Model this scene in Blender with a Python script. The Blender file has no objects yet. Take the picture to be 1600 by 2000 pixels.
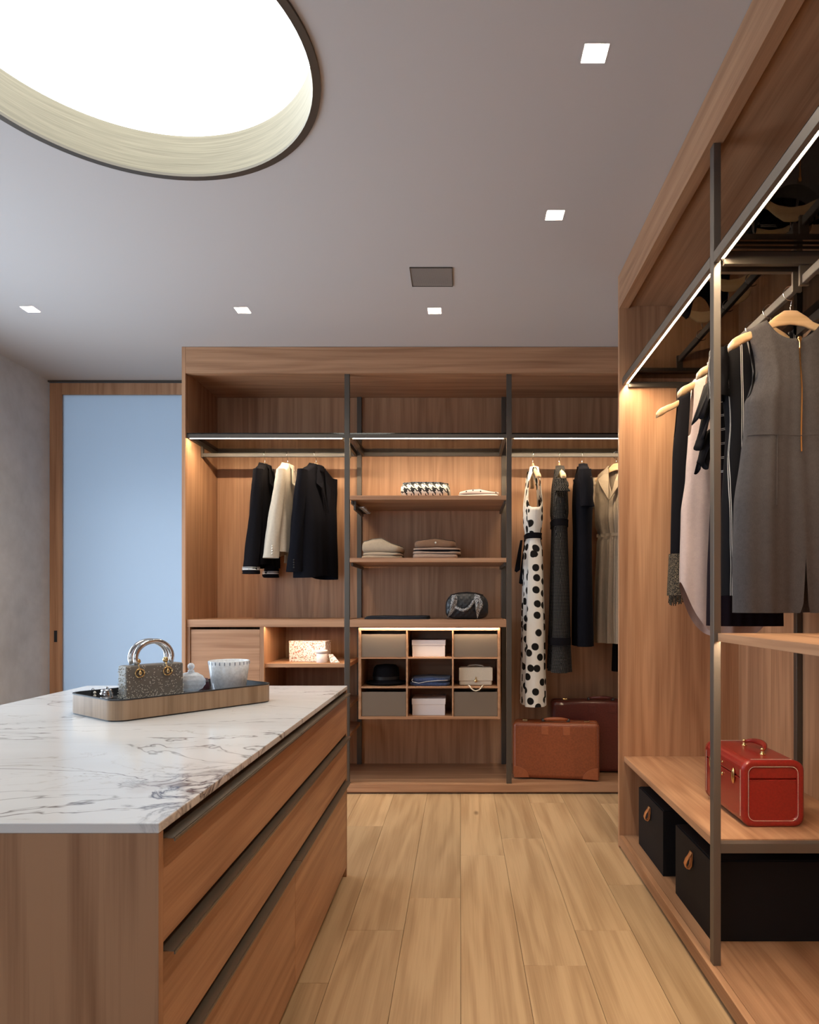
import bpy, bmesh, math, random
from mathutils import Vector, Matrix

# ------------------------------------------------------------------ camera, world, light
S = bpy.context.scene
COL = S.collection
F = 1350.0            # focal length in photo pixels
VX, VY = 899.0, 1178.0
CH = 1.30             # camera height
cam_d = bpy.data.cameras.new('camera')
cam_d.sensor_width = 36.0
cam_d.lens = F / 2000 * 36
cam_d.shift_x = -(VX - 800) / 2000
cam_d.shift_y = (VY - 1000) / 2000
cam_d.clip_start = 0.02
cam = bpy.data.objects.new('camera', cam_d)
COL.objects.link(cam)
cam.location = (0, 0, CH)
cam.rotation_euler = (math.pi / 2, 0, 0)
S.camera = cam

S.view_settings.view_transform = 'Standard'
S.view_settings.look = 'None'
S.view_settings.gamma = 1.0
S.view_settings.exposure = 0.0
S.view_settings.use_curve_mapping = False
S.cycles.use_denoising = True
S.cycles.max_bounces = 10
S.cycles.diffuse_bounces = 5
S.cycles.glossy_bounces = 4
S.cycles.transmission_bounces = 6
S.cycles.transparent_max_bounces = 12
S.cycles.sample_clamp_indirect = 6.0
S.cycles.caustics_reflective = False
S.cycles.caustics_refractive = False

world = bpy.data.worlds.new('world')
S.world = world
world.use_nodes = True
world.node_tree.nodes['Background'].inputs[0].default_value = (0.62, 0.78, 1.0, 1)
world.node_tree.nodes['Background'].inputs[1].default_value = 0.6

# strengths of the light the room has
K_SKYLIGHT = 5.0      # daylight diffuser in the ceiling
K_WINDOW = 98.0      # daylight through the side window (watts)
K_WINDOW2 = 24.0      # daylight through the window behind the camera
K_LED = 350.0         # LED strips of the wide wardrobe
K_LED_R = 400.0       # LED strips of the long wardrobe
K_LED_CUBBY = 120.0    # LED strips under the worktops
K_DOWN = 1650.0         # recessed square downlights
K_DOOR = 2.3          # daylight in the room beyond the frosted door
WARM = (1.0, 0.78, 0.52)
COOL = (0.72, 0.86, 1.0)

XL, XR = -3.23, 1.50          # room
Y0, Y1 = -1.70, 5.42
ZC = 3.046


def window_light(name, w, h, k, loc, rot):
    l = bpy.data.lights.new(name, 'AREA')
    l.shape = 'RECTANGLE'
    l.size = w
    l.size_y = h
    l.energy = k
    l.color = COOL
    o = bpy.data.objects.new(name, l)
    COL.objects.link(o)
    o.location = loc
    o.rotation_euler = rot
    return o


WL = (1.70, 4.30, 0.20, 2.50)          # opening in the left wall: y0, y1, z0, z1
WF = (-2.60, -1.00, 0.90, 2.40)        # opening in the wall behind the camera: x0, x1, z0, z1
window_light('window_left_offscreen', 2.3, 2.6, K_WINDOW, (XL - 0.06, (WL[0] + WL[1]) / 2, 1.35), (0, -math.pi / 2, 0))
window_light('window_behind_offscreen', 1.6, 1.5, K_WINDOW2, ((WF[0] + WF[1]) / 2, Y0 - 0.06, 1.65), (math.pi / 2, 0, 0))


# ------------------------------------------------------------------ helpers
def px(x, y, Y):
    """point of a photo pixel at distance Y"""
    return Vector(((x - VX) * Y / F, Y, CH + (VY - y) * Y / F))


class MB:
    def __init__(self):
        self.v = []
        self.f = []
        self.uv = []

    def quad_grid(self, rows, wrap=False, uvs=None, flip=False):
        b = len(self.v)
        n = len(rows[0])
        for r in rows:
            self.v.extend([tuple(p) for p in r])
        m = n if wrap else n - 1
        for i in range(len(rows) - 1):
            for j in range(m):
                k = (j + 1) % n
                q = [b + i * n + j, b + i * n + k, b + (i + 1) * n + k, b + (i + 1) * n + j]
                if flip:
                    q.reverse()
                self.f.append(q)
                if uvs is not None:
                    w = [(i, j), (i, j + 1), (i + 1, j + 1), (i + 1, j)]
                    if flip:
                        w.reverse()
                    self.uv.append([uvs(a, c) for a, c in w])
                else:
                    self.uv.append(None)
        return b

    def face(self, pts):
        b = len(self.v)
        self.v.extend([tuple(p) for p in pts])
        self.f.append(list(range(b, b + len(pts))))
        self.uv.append(None)

    def box(self, x0, x1, y0, y1, z0, z1):
        if x0 > x1: x0, x1 = x1, x0
        if y0 > y1: y0, y1 = y1, y0
        if z0 > z1: z0, z1 = z1, z0
        b = len(self.v)
        self.v += [(x0, y0, z0), (x1, y0, z0), (x1, y1, z0), (x0, y1, z0),
                   (x0, y0, z1), (x1, y0, z1), (x1, y1, z1), (x0, y1, z1)]
        for q in ((0, 3, 2, 1), (4, 5, 6, 7), (0, 1, 5, 4), (1, 2, 6, 5), (2, 3, 7, 6), (3, 0, 4, 7)):
            self.f.append([b + i for i in q])
            self.uv.append(None)
        return self

    def prism(self, pts, axis, a0, a1):
        """closed 2D outline extruded along an axis (counter-clockwise order not needed)"""
        def P(u, w, a):
            return {'x': (a, u, w), 'y': (u, a, w), 'z': (u, w, a)}[axis]
        n = len(pts)
        b = len(self.v)
        self.v += [P(u, w, a0) for u, w in pts] + [P(u, w, a1) for u, w in pts]
        self.f.append([b + i for i in range(n)][::-1]); self.uv.append(None)
        self.f.append([b + n + i for i in range(n)]); self.uv.append(None)
        for i in range(n):
            j = (i + 1) % n
            self.f.append([b + i, b + j, b + n + j, b + n + i]); self.uv.append(None)
        return self

    def lathe(self, prof, c=(0, 0, 0), n=32, sx=1.0, sy=1.0):
        rows = []
        for r, z in prof:
            rows.append([(c[0] + sx * r * math.cos(2 * math.pi * k / n),
                          c[1] + sy * r * math.sin(2 * math.pi * k / n), c[2] + z) for k in range(n)])
        self.quad_grid(rows, wrap=True)
        return self

    def tube(self, pts, r, n=10, caps=True, sq=1.0):
        """round tube along points; r number or list"""
        pts = [Vector(p) for p in pts]
        m = len(pts)
        rs = r if isinstance(r, (list, tuple)) else [r] * m
        rows = []
        up = None
        for i, p in enumerate(pts):
            t = (pts[min(i + 1, m - 1)] - pts[max(i - 1, 0)]).normalized()
            if up is None:
                a = Vector((0, 0, 1)) if abs(t.z) < 0.9 else Vector((0, 1, 0))
                up = (a - t * a.dot(t)).normalized()
            else:
                up = (up - t * up.dot(t)).normalized()
            s = t.cross(up)
            rows.append([p + (up * math.cos(2 * math.pi * k / n) * sq + s * math.sin(2 * math.pi * k / n)) * rs[i]
                         for k in range(n)])
        b = self.quad_grid(rows, wrap=True)
        if caps:
            self.f.append([b + k for k in range(n)][::-1]); self.uv.append(None)
            self.f.append([b + (m - 1) * n + k for k in range(n)]); self.uv.append(None)
        return self

    def ball(self, c, r, n=12, m=8, sx=1, sy=1, sz=1):
        rows = []
        for i in range(m + 1):
            a = math.pi * i / m
            rr = max(math.sin(a), 1e-3)
            rows.append([(c[0] + sx * r * rr * math.cos(2 * math.pi * k / n),
                          c[1] + sy * r * rr * math.sin(2 * math.pi * k / n),
                          c[2] - sz * r * math.cos(a)) for k in range(n)])
        self.quad_grid(rows, wrap=True)
        return self

    def rot(self, M, start=0):
        for i in range(start, len(self.v)):
            self.v[i] = tuple(M @ Vector(self.v[i]))
        return self

    def build(self, name, mat, parent=None, bevel=0.0, smooth=False, world=True, segs=2,
              subsurf=0, solid=0.0, normals=True):
        off = Vector((0, 0, 0))
        if parent is not None and world:
            M = parent_matrix(parent).inverted()
            vs = [tuple(M @ Vector(p)) for p in self.v]
        else:
            vs = self.v
        me = bpy.data.meshes.new(name)
        me.from_pydata(vs, [], self.f)
        if any(u is not None for u in self.uv):
            lay = me.uv_layers.new(name='UVMap')
            i = 0
            for p, u in zip(me.polygons, self.uv):
                for k in range(p.loop_total):
                    if u is not None:
                        lay.data[p.loop_start + k].uv = u[k]
        if normals:
            bm = bmesh.new(); bm.from_mesh(me)
            bmesh.ops.recalc_face_normals(bm, faces=bm.faces)
            bm.to_mesh(me); bm.free()
        if smooth:
            me.polygons.foreach_set('use_smooth', [True] * len(me.polygons))
        me.materials.append(mat)
        o = bpy.data.objects.new(name, me)
        COL.objects.link(o)
        if parent is not None:
            o.parent = parent
        if solid:
            m = o.modifiers.new('thickness', 'SOLIDIFY'); m.thickness = solid; m.offset = 0
        if bevel:
            m = o.modifiers.new('bevel', 'BEVEL'); m.width = bevel; m.segments = segs; m.limit_method = 'ANGLE'
            m.harden_normals = False
        if subsurf:
            m = o.modifiers.new('subsurf', 'SUBSURF'); m.levels = subsurf; m.render_levels = subsurf
        return o


def parent_matrix(o):
    M = Matrix.LocRotScale(o.location, o.rotation_euler.to_quaternion(), o.scale)
    if o.parent is not None:
        M = parent_matrix(o.parent) @ M
    return M


def box(x0, x1, y0, y1, z0, z1):
    return MB().box(x0, x1, y0, y1, z0, z1)


def tag(o, label, cat=None, group=None, kind=None):
    if label: o['label'] = label
    if cat: o['category'] = cat
    if group: o['group'] = group
    if kind: o['kind'] = kind
    return o


def thing(name, label, cat, loc=(0, 0, 0), rz=0.0, group=None, kind=None):
    o = bpy.data.objects.new(name, None)
    o.empty_display_size = 0.05
    COL.objects.link(o)
    o.location = loc
    o.rotation_euler = (0, 0, rz)
    return tag(o, label, cat, group, kind)


def copy_thing(root, loc, rz=None, label=None, group=None):
    r = root.copy(); COL.objects.link(r)
    r.location = loc
    if rz is not None: r.rotation_euler = (0, 0, rz)
    if label: r['label'] = label
    if group: r['group'] = group
    for ch in list(root.children):
        c = ch.copy(); COL.objects.link(c); c.parent = r
        for g in list(ch.children):
            d = g.copy(); COL.objects.link(d); d.parent = c
    return r


# ------------------------------------------------------------------ materials
def nodes_of(name):
    m = bpy.data.materials.new(name)
    m.use_nodes = True
    nt = m.node_tree
    return m, nt, nt.nodes, nt.links, nt.nodes['Principled BSDF']


def math_n(nt, op, a, b=None, clamp=False):
    n = nt.nodes.new('ShaderNodeMath'); n.operation = op; n.use_clamp = clamp
    for i, v in enumerate((a, b)):
        if v is None: continue
        if isinstance(v, (int, float)): n.inputs[i].default_value = v
        else: nt.links.new(v, n.inputs[i])
    return n.outputs[0]


def mixc(nt, fac, a, b, mode='MIX'):
    n = nt.nodes.new('ShaderNodeMix'); n.data_type = 'RGBA'; n.blend_type = mode
    for sock, v in ((n.inputs[0], fac), (n.inputs[6], a), (n.inputs[7], b)):
        if isinstance(v, (int, float)): sock.default_value = v
        elif isinstance(v, tuple): sock.default_value = (*v[:3], 1)
        else: nt.links.new(v, sock)
    return n.outputs[2]


def ramp(nt, fac, stops):
    n = nt.nodes.new('ShaderNodeValToRGB')
    el = n.color_ramp.elements
    while len(el) < len(stops): el.new(0.5)
    for e, (p, c) in zip(el, stops):
        e.position = p
        e.color = (*c, 1) if isinstance(c, tuple) else (c, c, c, 1)
    nt.links.new(fac, n.inputs[0])
    return n.outputs[0]


def obj_coord(nt, scale, rnd=True, kind='Object', rot=(0, 0, 0)):
    tc = nt.nodes.new('ShaderNodeTexCoord')
    src = tc.outputs[kind]
    if rnd:
        oi = nt.nodes.new('ShaderNodeObjectInfo')
        ad = nt.nodes.new('ShaderNodeVectorMath'); ad.operation = 'ADD'
        ml = nt.nodes.new('ShaderNodeMath'); ml.operation = 'MULTIPLY'; ml.inputs[1].default_value = 17.0
        nt.links.new(oi.outputs['Random'], ml.inputs[0])
        nt.links.new(src, ad.inputs[0]); nt.links.new(ml.outputs[0], ad.inputs[1])
        src = ad.outputs[0]
    mp = nt.nodes.new('ShaderNodeMapping')
    mp.inputs['Scale'].default_value = scale
    mp.inputs['Rotation'].default_value = rot
    nt.links.new(src, mp.inputs[0])
    return mp.outputs[0]


def noise(nt, vec, scale, detail=3.0, rough=0.5, dist=0.0):
    n = nt.nodes.new('ShaderNodeTexNoise')
    n.inputs['Scale'].default_value = scale
    n.inputs['Detail'].default_value = detail
    n.inputs['Roughness'].default_value = rough
    n.inputs['Distortion'].default_value = dist
    nt.links.new(vec, n.inputs['Vector'])
    return n.outputs[0]


def bump(nt, bs, h, strength, dist=0.001):
    b = nt.nodes.new('ShaderNodeBump')
    b.inputs['Strength'].default_value = strength
    b.inputs['Distance'].default_value = dist
    nt.links.new(h, b.inputs['Height'])
    nt.links.new(b.outputs[0], bs.inputs['Normal'])


def wood(name, axis, light, dark, rough=0.42, contour=26.0, tone=0.10, a=5.0, al=0.34, knots=False, cw=0.16):
    m, nt, N, L, bs = nodes_of(name)
    sc = {'x': (al, a, a), 'y': (a, al, a), 'z': (a, a, al)}[axis]
    v1 = obj_coord(nt, sc)
    n1 = noise(nt, v1, 1.0, 2.0, 0.45, 0.25)
    ph = math_n(nt, 'MULTIPLY', n1, contour * 2)
    s = math_n(nt, 'SINE', ph)
    s01 = math_n(nt, 'MULTIPLY_ADD', s, 0.5)
    s01.node.inputs[2].default_value = 0.5
    fs = {'x': (3, 160, 160), 'y': (160, 3, 160), 'z': (160, 160, 3)}[axis]
    fine = noise(nt, obj_coord(nt, fs), 1.0, 2.0, 0.6)
    ms = {'x': (0.7, 26, 26), 'y': (26, 0.7, 26), 'z': (26, 26, 0.7)}[axis]
    mid = noise(nt, obj_coord(nt, ms), 1.0, 2.0, 0.5)
    t = math_n(nt, 'MULTIPLY', s01, cw)
    t = math_n(nt, 'ADD', t, math_n(nt, 'MULTIPLY', fine, 0.40))
    t = math_n(nt, 'ADD', t, math_n(nt, 'MULTIPLY', mid, 0.58))
    c = ramp(nt, t, [(0.34, dark), (0.74, light)])
    if knots:
        vk = nt.nodes.new('ShaderNodeTexVoronoi'); vk.feature = 'F1'
        ks = {'x': (0.8, 2.3, 1), 'y': (2.3, 0.8, 1), 'z': (2.3, 1, 0.8)}[axis]
        nt.links.new(obj_coord(nt, ks), vk.inputs['Vector'])
        vk.inputs['Scale'].default_value = 1.0
        kf = ramp(nt, vk.outputs['Distance'], [(0.012, 0.75), (0.045, 0.0)])
        c = mixc(nt, kf, c, (0.13, 0.075, 0.04))
    oi = N.new('ShaderNodeObjectInfo')
    hsv = N.new('ShaderNodeHueSaturation')
    val = math_n(nt, 'MULTIPLY_ADD', oi.outputs['Random'], tone * 2)
    val.node.inputs[2].default_value = 1.0 - tone
    L.new(val, hsv.inputs['Value']); L.new(c, hsv.inputs['Color'])
    L.new(hsv.outputs[0], bs.inputs['Base Color'])
    bs.inputs['Roughness'].default_value = rough
    bs.inputs['Specular IOR Level'].default_value = 0.35
    bump(nt, bs, fine, 0.15, 0.0006)
    return m


def plain(name, col, rough=0.5, metal=0.0, spec=0.5, fine=0.0, var=0.0, scale=40.0, coat=0.0, sheen=0.0):
    m, nt, N, L, bs = nodes_of(name)
    bs.inputs['Roughness'].default_value = rough
    bs.inputs['Metallic'].default_value = metal
    bs.inputs['Specular IOR Level'].default_value = spec
    bs.inputs['Coat Weight'].default_value = coat
    bs.inputs['Sheen Weight'].default_value = sheen
    n = noise(nt, obj_coord(nt, (1, 1, 1)), scale, 3.0)
    lo = tuple(c * (1 - var) for c in col); hi = tuple(min(1, c * (1 + var)) for c in col)
    L.new(ramp(nt, n, [(0.3, lo), (0.7, hi)]), bs.inputs['Base Color'])
    if fine: bump(nt, bs, n, fine, 0.002)
    return m


def emission(name, col, k):
    m, nt, N, L, bs = nodes_of(name)
    N.remove(bs)
    e = N.new('ShaderNodeEmission')
    e.inputs[0].default_value = (*col, 1); e.inputs[1].default_value = k
    L.new(e.outputs[0], N['Material Output'].inputs[0])
    return m


def cloth_mat(name, col, rough=0.9, var=0.08, weave=900.0, sheen=0.15, spec=0.2):
    m, nt, N, L, bs = nodes_of(name)
    v = obj_coord(nt, (1, 1, 1))
    n = noise(nt, v, 60, 3)
    w = noise(nt, obj_coord(nt, (1, 1, 0.25)), weave, 1)
    t = math_n(nt, 'ADD', math_n(nt, 'MULTIPLY', n, 0.4), math_n(nt, 'MULTIPLY', w, 0.6))
    lo = tuple(c * (1 - var) for c in col); hi = tuple(min(1, c * (1 + var)) for c in col)
    L.new(ramp(nt, t, [(0.35, lo), (0.65, hi)]), bs.inputs['Base Color'])
    bs.inputs['Roughness'].default_value = rough
    bs.inputs['Sheen Weight'].default_value = sheen
    bs.inputs['Specular IOR Level'].default_value = spec
    bump(nt, bs, w, 0.2, 0.0005)
    return m


OAK_L, OAK_D = (0.50, 0.280, 0.158), (0.31, 0.150, 0.077)
WZ = wood('oak_vertical', 'z', OAK_L, OAK_D)
WX = wood('oak_crosswise', 'x', OAK_L, OAK_D)
WY = wood('oak_lengthwise', 'y', OAK_L, OAK_D)
WZ2 = wood('oak_end_panel', 'z', OAK_L, OAK_D, a=3.0, al=0.30, contour=30, cw=0.30)
W_FLOOR = wood('oak_floor', 'y', (0.50, 0.345, 0.20), (0.34, 0.215, 0.115), rough=0.38, tone=0.13, a=5.5, al=0.5, cw=0.24,
               contour=18, knots=True)
W_TRAY = wood('oak_tray', 'z', (0.40, 0.27, 0.17), (0.24, 0.15, 0.085), a=9)
W_DOOR = wood('oak_door', 'z', OAK_L, OAK_D)
W_HANG = wood('beech_hanger', 'x', (0.74, 0.52, 0.31), (0.60, 0.39, 0.21), rough=0.32, tone=0.04)
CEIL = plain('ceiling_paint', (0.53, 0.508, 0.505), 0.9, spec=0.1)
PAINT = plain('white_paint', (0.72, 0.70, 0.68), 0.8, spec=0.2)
BRONZE = plain('bronze_metal', (0.17, 0.15, 0.132), 0.45, metal=0.65, spec=0.5)
BRONZE_D = plain('dark_bronze_metal', (0.105, 0.090, 0.076), 0.42, metal=0.6)
RAILM = plain('rail_metal', (0.12, 0.108, 0.098), 0.62, metal=0.4)
HANDLE = plain('bronze_handle', (0.20, 0.165, 0.13), 0.38, metal=0.7)
SCREED = plain('grey_screed', (0.26, 0.24, 0.22), 0.9)
GOLD = plain('brass', (0.75, 0.52, 0.24), 0.22, metal=1.0)
SILVER = plain('polished_silver', (0.62, 0.62, 0.63), 0.12, metal=1.0)
STEEL = plain('hook_steel', (0.75, 0.72, 0.68), 0.2, metal=1.0)
BLACK = plain('black_lacquer', (0.012, 0.012, 0.014), 0.45)
NAVYBOX = plain('black_card', (0.007, 0.0068, 0.009), 0.7, spec=0.25, fine=0.04, scale=700)
TAN = plain('tan_leather', (0.55, 0.20, 0.055), 0.5, var=0.15, fine=0.05)
RED = plain('red_leather', (0.26, 0.014, 0.010), 0.33, var=0.12, fine=0.02, scale=120, coat=0.25)
BROWN = plain('brown_leather', (0.25, 0.062, 0.020), 0.36, var=0.16, fine=0.03, scale=90, coat=0.15)
BROWN2 = plain('brown_leather_light', (0.33, 0.092, 0.032), 0.42, var=0.1, fine=0.03, scale=90)
OXBLOOD = plain('oxblood_leather', (0.125, 0.025, 0.017), 0.34, var=0.16, fine=0.03, scale=90, coat=0.15)
THREAD = plain('white_thread', (0.75, 0.66, 0.55), 0.8)
TAUPE = plain('taupe_lacquer', (0.165, 0.125, 0.092), 0.5)
WHITECARD = plain('white_card', (0.72, 0.66, 0.65), 0.7)
CREAM_L = plain('cream_leather', (0.62, 0.55, 0.44), 0.5, var=0.06, fine=0.05, scale=200)
WAX = plain('white_wax', (0.86, 0.83, 0.78), 0.5)
PEARL = plain('pearl', (0.85, 0.80, 0.70), 0.2, coat=0.5)
BURG = plain('burgundy_leather', (0.075, 0.012, 0.018), 0.4)
TRAYFLOOR = plain('tray_mirror', (0.86, 0.86, 0.88), 0.08, metal=0.9)
LED = emission('led_strip', WARM, K_LED)
LED_R = emission('led_strip_long', WARM, K_LED_R)
LED2 = emission('led_strip_worktop', WARM, K_LED_CUBBY)
LAMP = emission('downlight_lens', (1.0, 0.86, 0.68), K_DOWN)
SKYPANE = emission('skylight_diffuser', (0.95, 1.0, 0.95), K_SKYLIGHT)
DAY = emission('daylight_window', (0.70, 0.84, 1.0), K_DOOR)


def lined_oak():
    """oak veneer bent round the skylight: grain runs level"""
    m, nt, N, L, bs = nodes_of('oak_skylight')
    a = noise(nt, obj_coord(nt, (1.5, 1.5, 60), rnd=False), 1.0, 3, 0.6, 0.6)
    b = noise(nt, obj_coord(nt, (6, 6, 420), rnd=False), 1.0, 2, 0.6)
    t = math_n(nt, 'ADD', math_n(nt, 'MULTIPLY', a, 0.5), math_n(nt, 'MULTIPLY', b, 0.5))
    L.new(ramp(nt, t, [(0.36, (0.15, 0.125, 0.085)), (0.64, (0.24, 0.205, 0.145))]), bs.inputs['Base Color'])
    bs.inputs['Roughness'].default_value = 0.5
    return m


def plaster():
    m, nt, N, L, bs = nodes_of('grey_plaster')
    v = obj_coord(nt, (1, 1, 1), rnd=False)
    n1 = noise(nt, v, 1.6, 5, 0.6, 0.8)
    n2 = noise(nt, v, 9, 4, 0.6)
    t = math_n(nt, 'ADD', math_n(nt, 'MULTIPLY', n1, 0.7), math_n(nt, 'MULTIPLY', n2, 0.3))
    L.new(ramp(nt, t, [(0.32, (0.51, 0.525, 0.54)), (0.68, (0.71, 0.73, 0.75))]), bs.inputs['Base Color'])
    bs.inputs['Roughness'].default_value = 0.8
    bump(nt, bs, n2, 0.1, 0.004)
    return m


def marble():
    m, nt, N, L, bs = nodes_of('veined_marble')
    v = obj_coord(nt, (1.0, 2.4, 1.0), rnd=False, rot=(0, 0, math.radians(24)))

    def veins(scale, width, dist, off):
        mp = N.new('ShaderNodeMapping'); mp.inputs['Location'].default_value = off
        L.new(v, mp.inputs[0])
        n = noise(nt, mp.outputs[0], scale, 5, 0.55, dist)
        d = math_n(nt, 'ABSOLUTE', math_n(nt, 'SUBTRACT', n, 0.5))
        return ramp(nt, d, [(0.0, 1.0), (width, 0.0)])
    a = veins(1.0, 0.0075, 0.9, (3, 1, 0))
    b = veins(2.4, 0.008, 0.7, (7, 4, 2))
    cl = noise(nt, v, 1.4, 4)
    patch = ramp(nt, noise(nt, v, 2.0, 2), [(0.40, 0.0), (0.62, 1.0)])
    base = ramp(nt, cl, [(0.3, (0.80, 0.785, 0.78)), (0.6, (0.91, 0.90, 0.895))])
    c = mixc(nt, math_n(nt, 'MULTIPLY', a, math_n(nt, 'MULTIPLY_ADD', patch, 0.55)), base, (0.26, 0.235, 0.225))
    c = mixc(nt, math_n(nt, 'MULTIPLY', math_n(nt, 'MULTIPLY', b, patch), 0.55), c, (0.42, 0.36, 0.31))
    # dark violet veining gathered near one corner of the slab
    tc = N.new('ShaderNodeTexCoord')
    mp = N.new('ShaderNodeMapping'); mp.vector_type = 'POINT'
    mp.inputs['Location'].default_value = (-0.575 * 5.5, 0.80 * 3.6, 0)
    mp.inputs['Scale'].default_value = (5.5, 3.6, 1)
    L.new(tc.outputs['Object'], mp.inputs[0])
    ln = N.new('ShaderNodeVectorMath'); ln.operation = 'LENGTH'; L.new(mp.outputs[0], ln.inputs[0])
    near = ramp(nt, ln.outputs['Value'], [(0.25, 1.0), (1.0, 0.0)])
    v3 = obj_coord(nt, (1, 1, 1), rnd=False)
    n3 = noise(nt, v3, 7.0, 5, 0.6, 1.2)
    d3 = math_n(nt, 'ABSOLUTE', math_n(nt, 'SUBTRACT', n3, 0.5))
    vn = ramp(nt, d3, [(0.0, 1.0), (0.03, 0.35), (0.07, 0.0)])
    c = mixc(nt, math_n(nt, 'MULTIPLY', vn, near), c, (0.060, 0.050, 0.075))
    n4 = noise(nt, v3, 5.0, 3)
    warm = math_n(nt, 'MULTIPLY', near, ramp(nt, n4, [(0.55, 0.0), (0.72, 0.6)]))
    c = mixc(nt, warm, c, (0.36, 0.20, 0.12))
    L.new(c, bs.inputs['Base Color'])
    bs.inputs['Roughness'].default_value = 0.16
    return m


def shelf_glass():
    m, nt, N, L, bs = nodes_of('smoked_glass')
    N.remove(bs)
    tr = N.new('ShaderNodeBsdfTransparent'); tr.inputs[0].default_value = (0.66, 0.60, 0.54, 1)
    gl = N.new('ShaderNodeBsdfGlossy'); gl.inputs['Roughness'].default_value = 0.02
    gl.inputs[0].default_value = (0.9, 0.85, 0.8, 1)
    fr = N.new('ShaderNodeFresnel'); fr.inputs[0].default_value = 1.55
    mx = N.new('ShaderNodeMixShader')
    L.new(fr.outputs[0], mx.inputs[0]); L.new(tr.outputs[0], mx.inputs[1]); L.new(gl.outputs[0], mx.inputs[2])
    L.new(mx.outputs[0], N['Material Output'].inputs[0])
    return m


def frosted():
    m, nt, N, L, bs = nodes_of('frosted_glass')
    N.remove(bs)
    r = N.new('ShaderNodeBsdfRefraction'); r.inputs['Roughness'].default_value = 0.8
    r.inputs['IOR'].default_value = 1.25; r.inputs[0].default_value = (0.86, 0.91, 0.96, 1)
    t = N.new('ShaderNodeBsdfTranslucent'); t.inputs[0].default_value = (0.80, 0.86, 0.92, 1)
    d = N.new('ShaderNodeBsdfDiffuse'); d.inputs[0].default_value = (0.55, 0.60, 0.66, 1)
    m1 = N.new('ShaderNodeMixShader'); m1.inputs[0].default_value = 0.55
    m2 = N.new('ShaderNodeMixShader'); m2.inputs[0].default_value = 0.22
    L.new(r.outputs[0], m1.inputs[1]); L.new(t.outputs[0], m1.inputs[2])
    L.new(m1.outputs[0], m2.inputs[1]); L.new(d.outputs[0], m2.inputs[2])
    L.new(m2.outputs[0], N['Material Output'].inputs[0])
    return m


def clear_glass(name, tint=(0.92, 0.94, 0.97), milky=0.5):
    """glass that is partly frosted: transparent, milky and glossy together"""
    m, nt, N, L, bs = nodes_of(name)
    tr = N.new('ShaderNodeBsdfTransparent'); tr.inputs[0].default_value = (*tint, 1)
    bs.inputs['Base Color'].default_value = (*tint, 1)
    bs.inputs['Roughness'].default_value = 0.12
    n = noise(nt, obj_coord(nt, (1, 1, 1)), 90, 3)
    f = math_n(nt, 'MULTIPLY_ADD', n, 0.5)
    f.node.inputs[2].default_value = milky - 0.25
    mx = N.new('ShaderNodeMixShader')
    L.new(f, mx.inputs[0]); L.new(tr.outputs[0], mx.inputs[1]); L.new(bs.outputs[0], mx.inputs[2])
    L.new(mx.outputs[0], N['Material Output'].inputs[0])
    return m


def uv_xy(nt, su, sv):
    tc = nt.nodes.new('ShaderNodeTexCoord')
    sp = nt.nodes.new('ShaderNodeSeparateXYZ')
    nt.links.new(tc.outputs['UV'], sp.inputs[0])
    return math_n(nt, 'MULTIPLY', sp.outputs[0], su), math_n(nt, 'MULTIPLY', sp.outputs[1], sv)


def dots_mat(name, base, dot, cell, radius, rnd=0.7):
    m, nt, N, L, bs = nodes_of(name)
    tc = N.new('ShaderNodeTexCoord')
    vo = N.new('ShaderNodeTexVoronoi'); vo.voronoi_dimensions = '2D'
    vo.inputs['Scale'].default_value = 1.0 / cell
    vo.inputs['Randomness'].default_value = rnd
    L.new(tc.outputs['UV'], vo.inputs['Vector'])
    f = ramp(nt, vo.outputs['Distance'], [(radius - 0.02, 1.0), (radius + 0.02, 0.0)])
    L.new(mixc(nt, f, base, dot), bs.inputs['Base Color'])
    bs.inputs['Roughness'].default_value = 0.85
    bs.inputs['Specular IOR Level'].default_value = 0.1
    return m


def stripes_mat(name, base, line, u_at=(), v_period=0.0, w=0.0022, gap=0.0055):
    """thin double stripes at given u positions and, if asked, repeating in v"""
    m, nt, N, L, bs = nodes_of(name)
    u, v = uv_xy(nt, 1, 1)
    wob = noise(nt, obj_coord(nt, (3, 3, 3), rnd=False), 1.0, 1)
    u = math_n(nt, 'ADD', u, math_n(nt, 'MULTIPLY', wob, 0.03))
    tot = None
    def line_at(val):
        d = math_n(nt, 'ABSOLUTE', val)
        d = math_n(nt, 'ABSOLUTE', math_n(nt, 'SUBTRACT', d, gap / 2))
        return math_n(nt, 'LESS_THAN', d, w / 2)
    for a in u_at:
        k = line_at(math_n(nt, 'SUBTRACT', u, a))
        tot = k if tot is None else math_n(nt, 'MAXIMUM', tot, k)
    if v_period:
        k = line_at(math_n(nt, 'SUBTRACT', math_n(nt, 'PINGPONG', v, v_period / 2), v_period / 4))
        tot = k if tot is None else math_n(nt, 'MAXIMUM', tot, k)
    L.new(mixc(nt, tot, base, line), bs.inputs['Base Color'])
    bs.inputs['Roughness'].default_value = 0.75
    bs.inputs['Specular IOR Level'].default_value = 0.08
    return m


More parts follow.
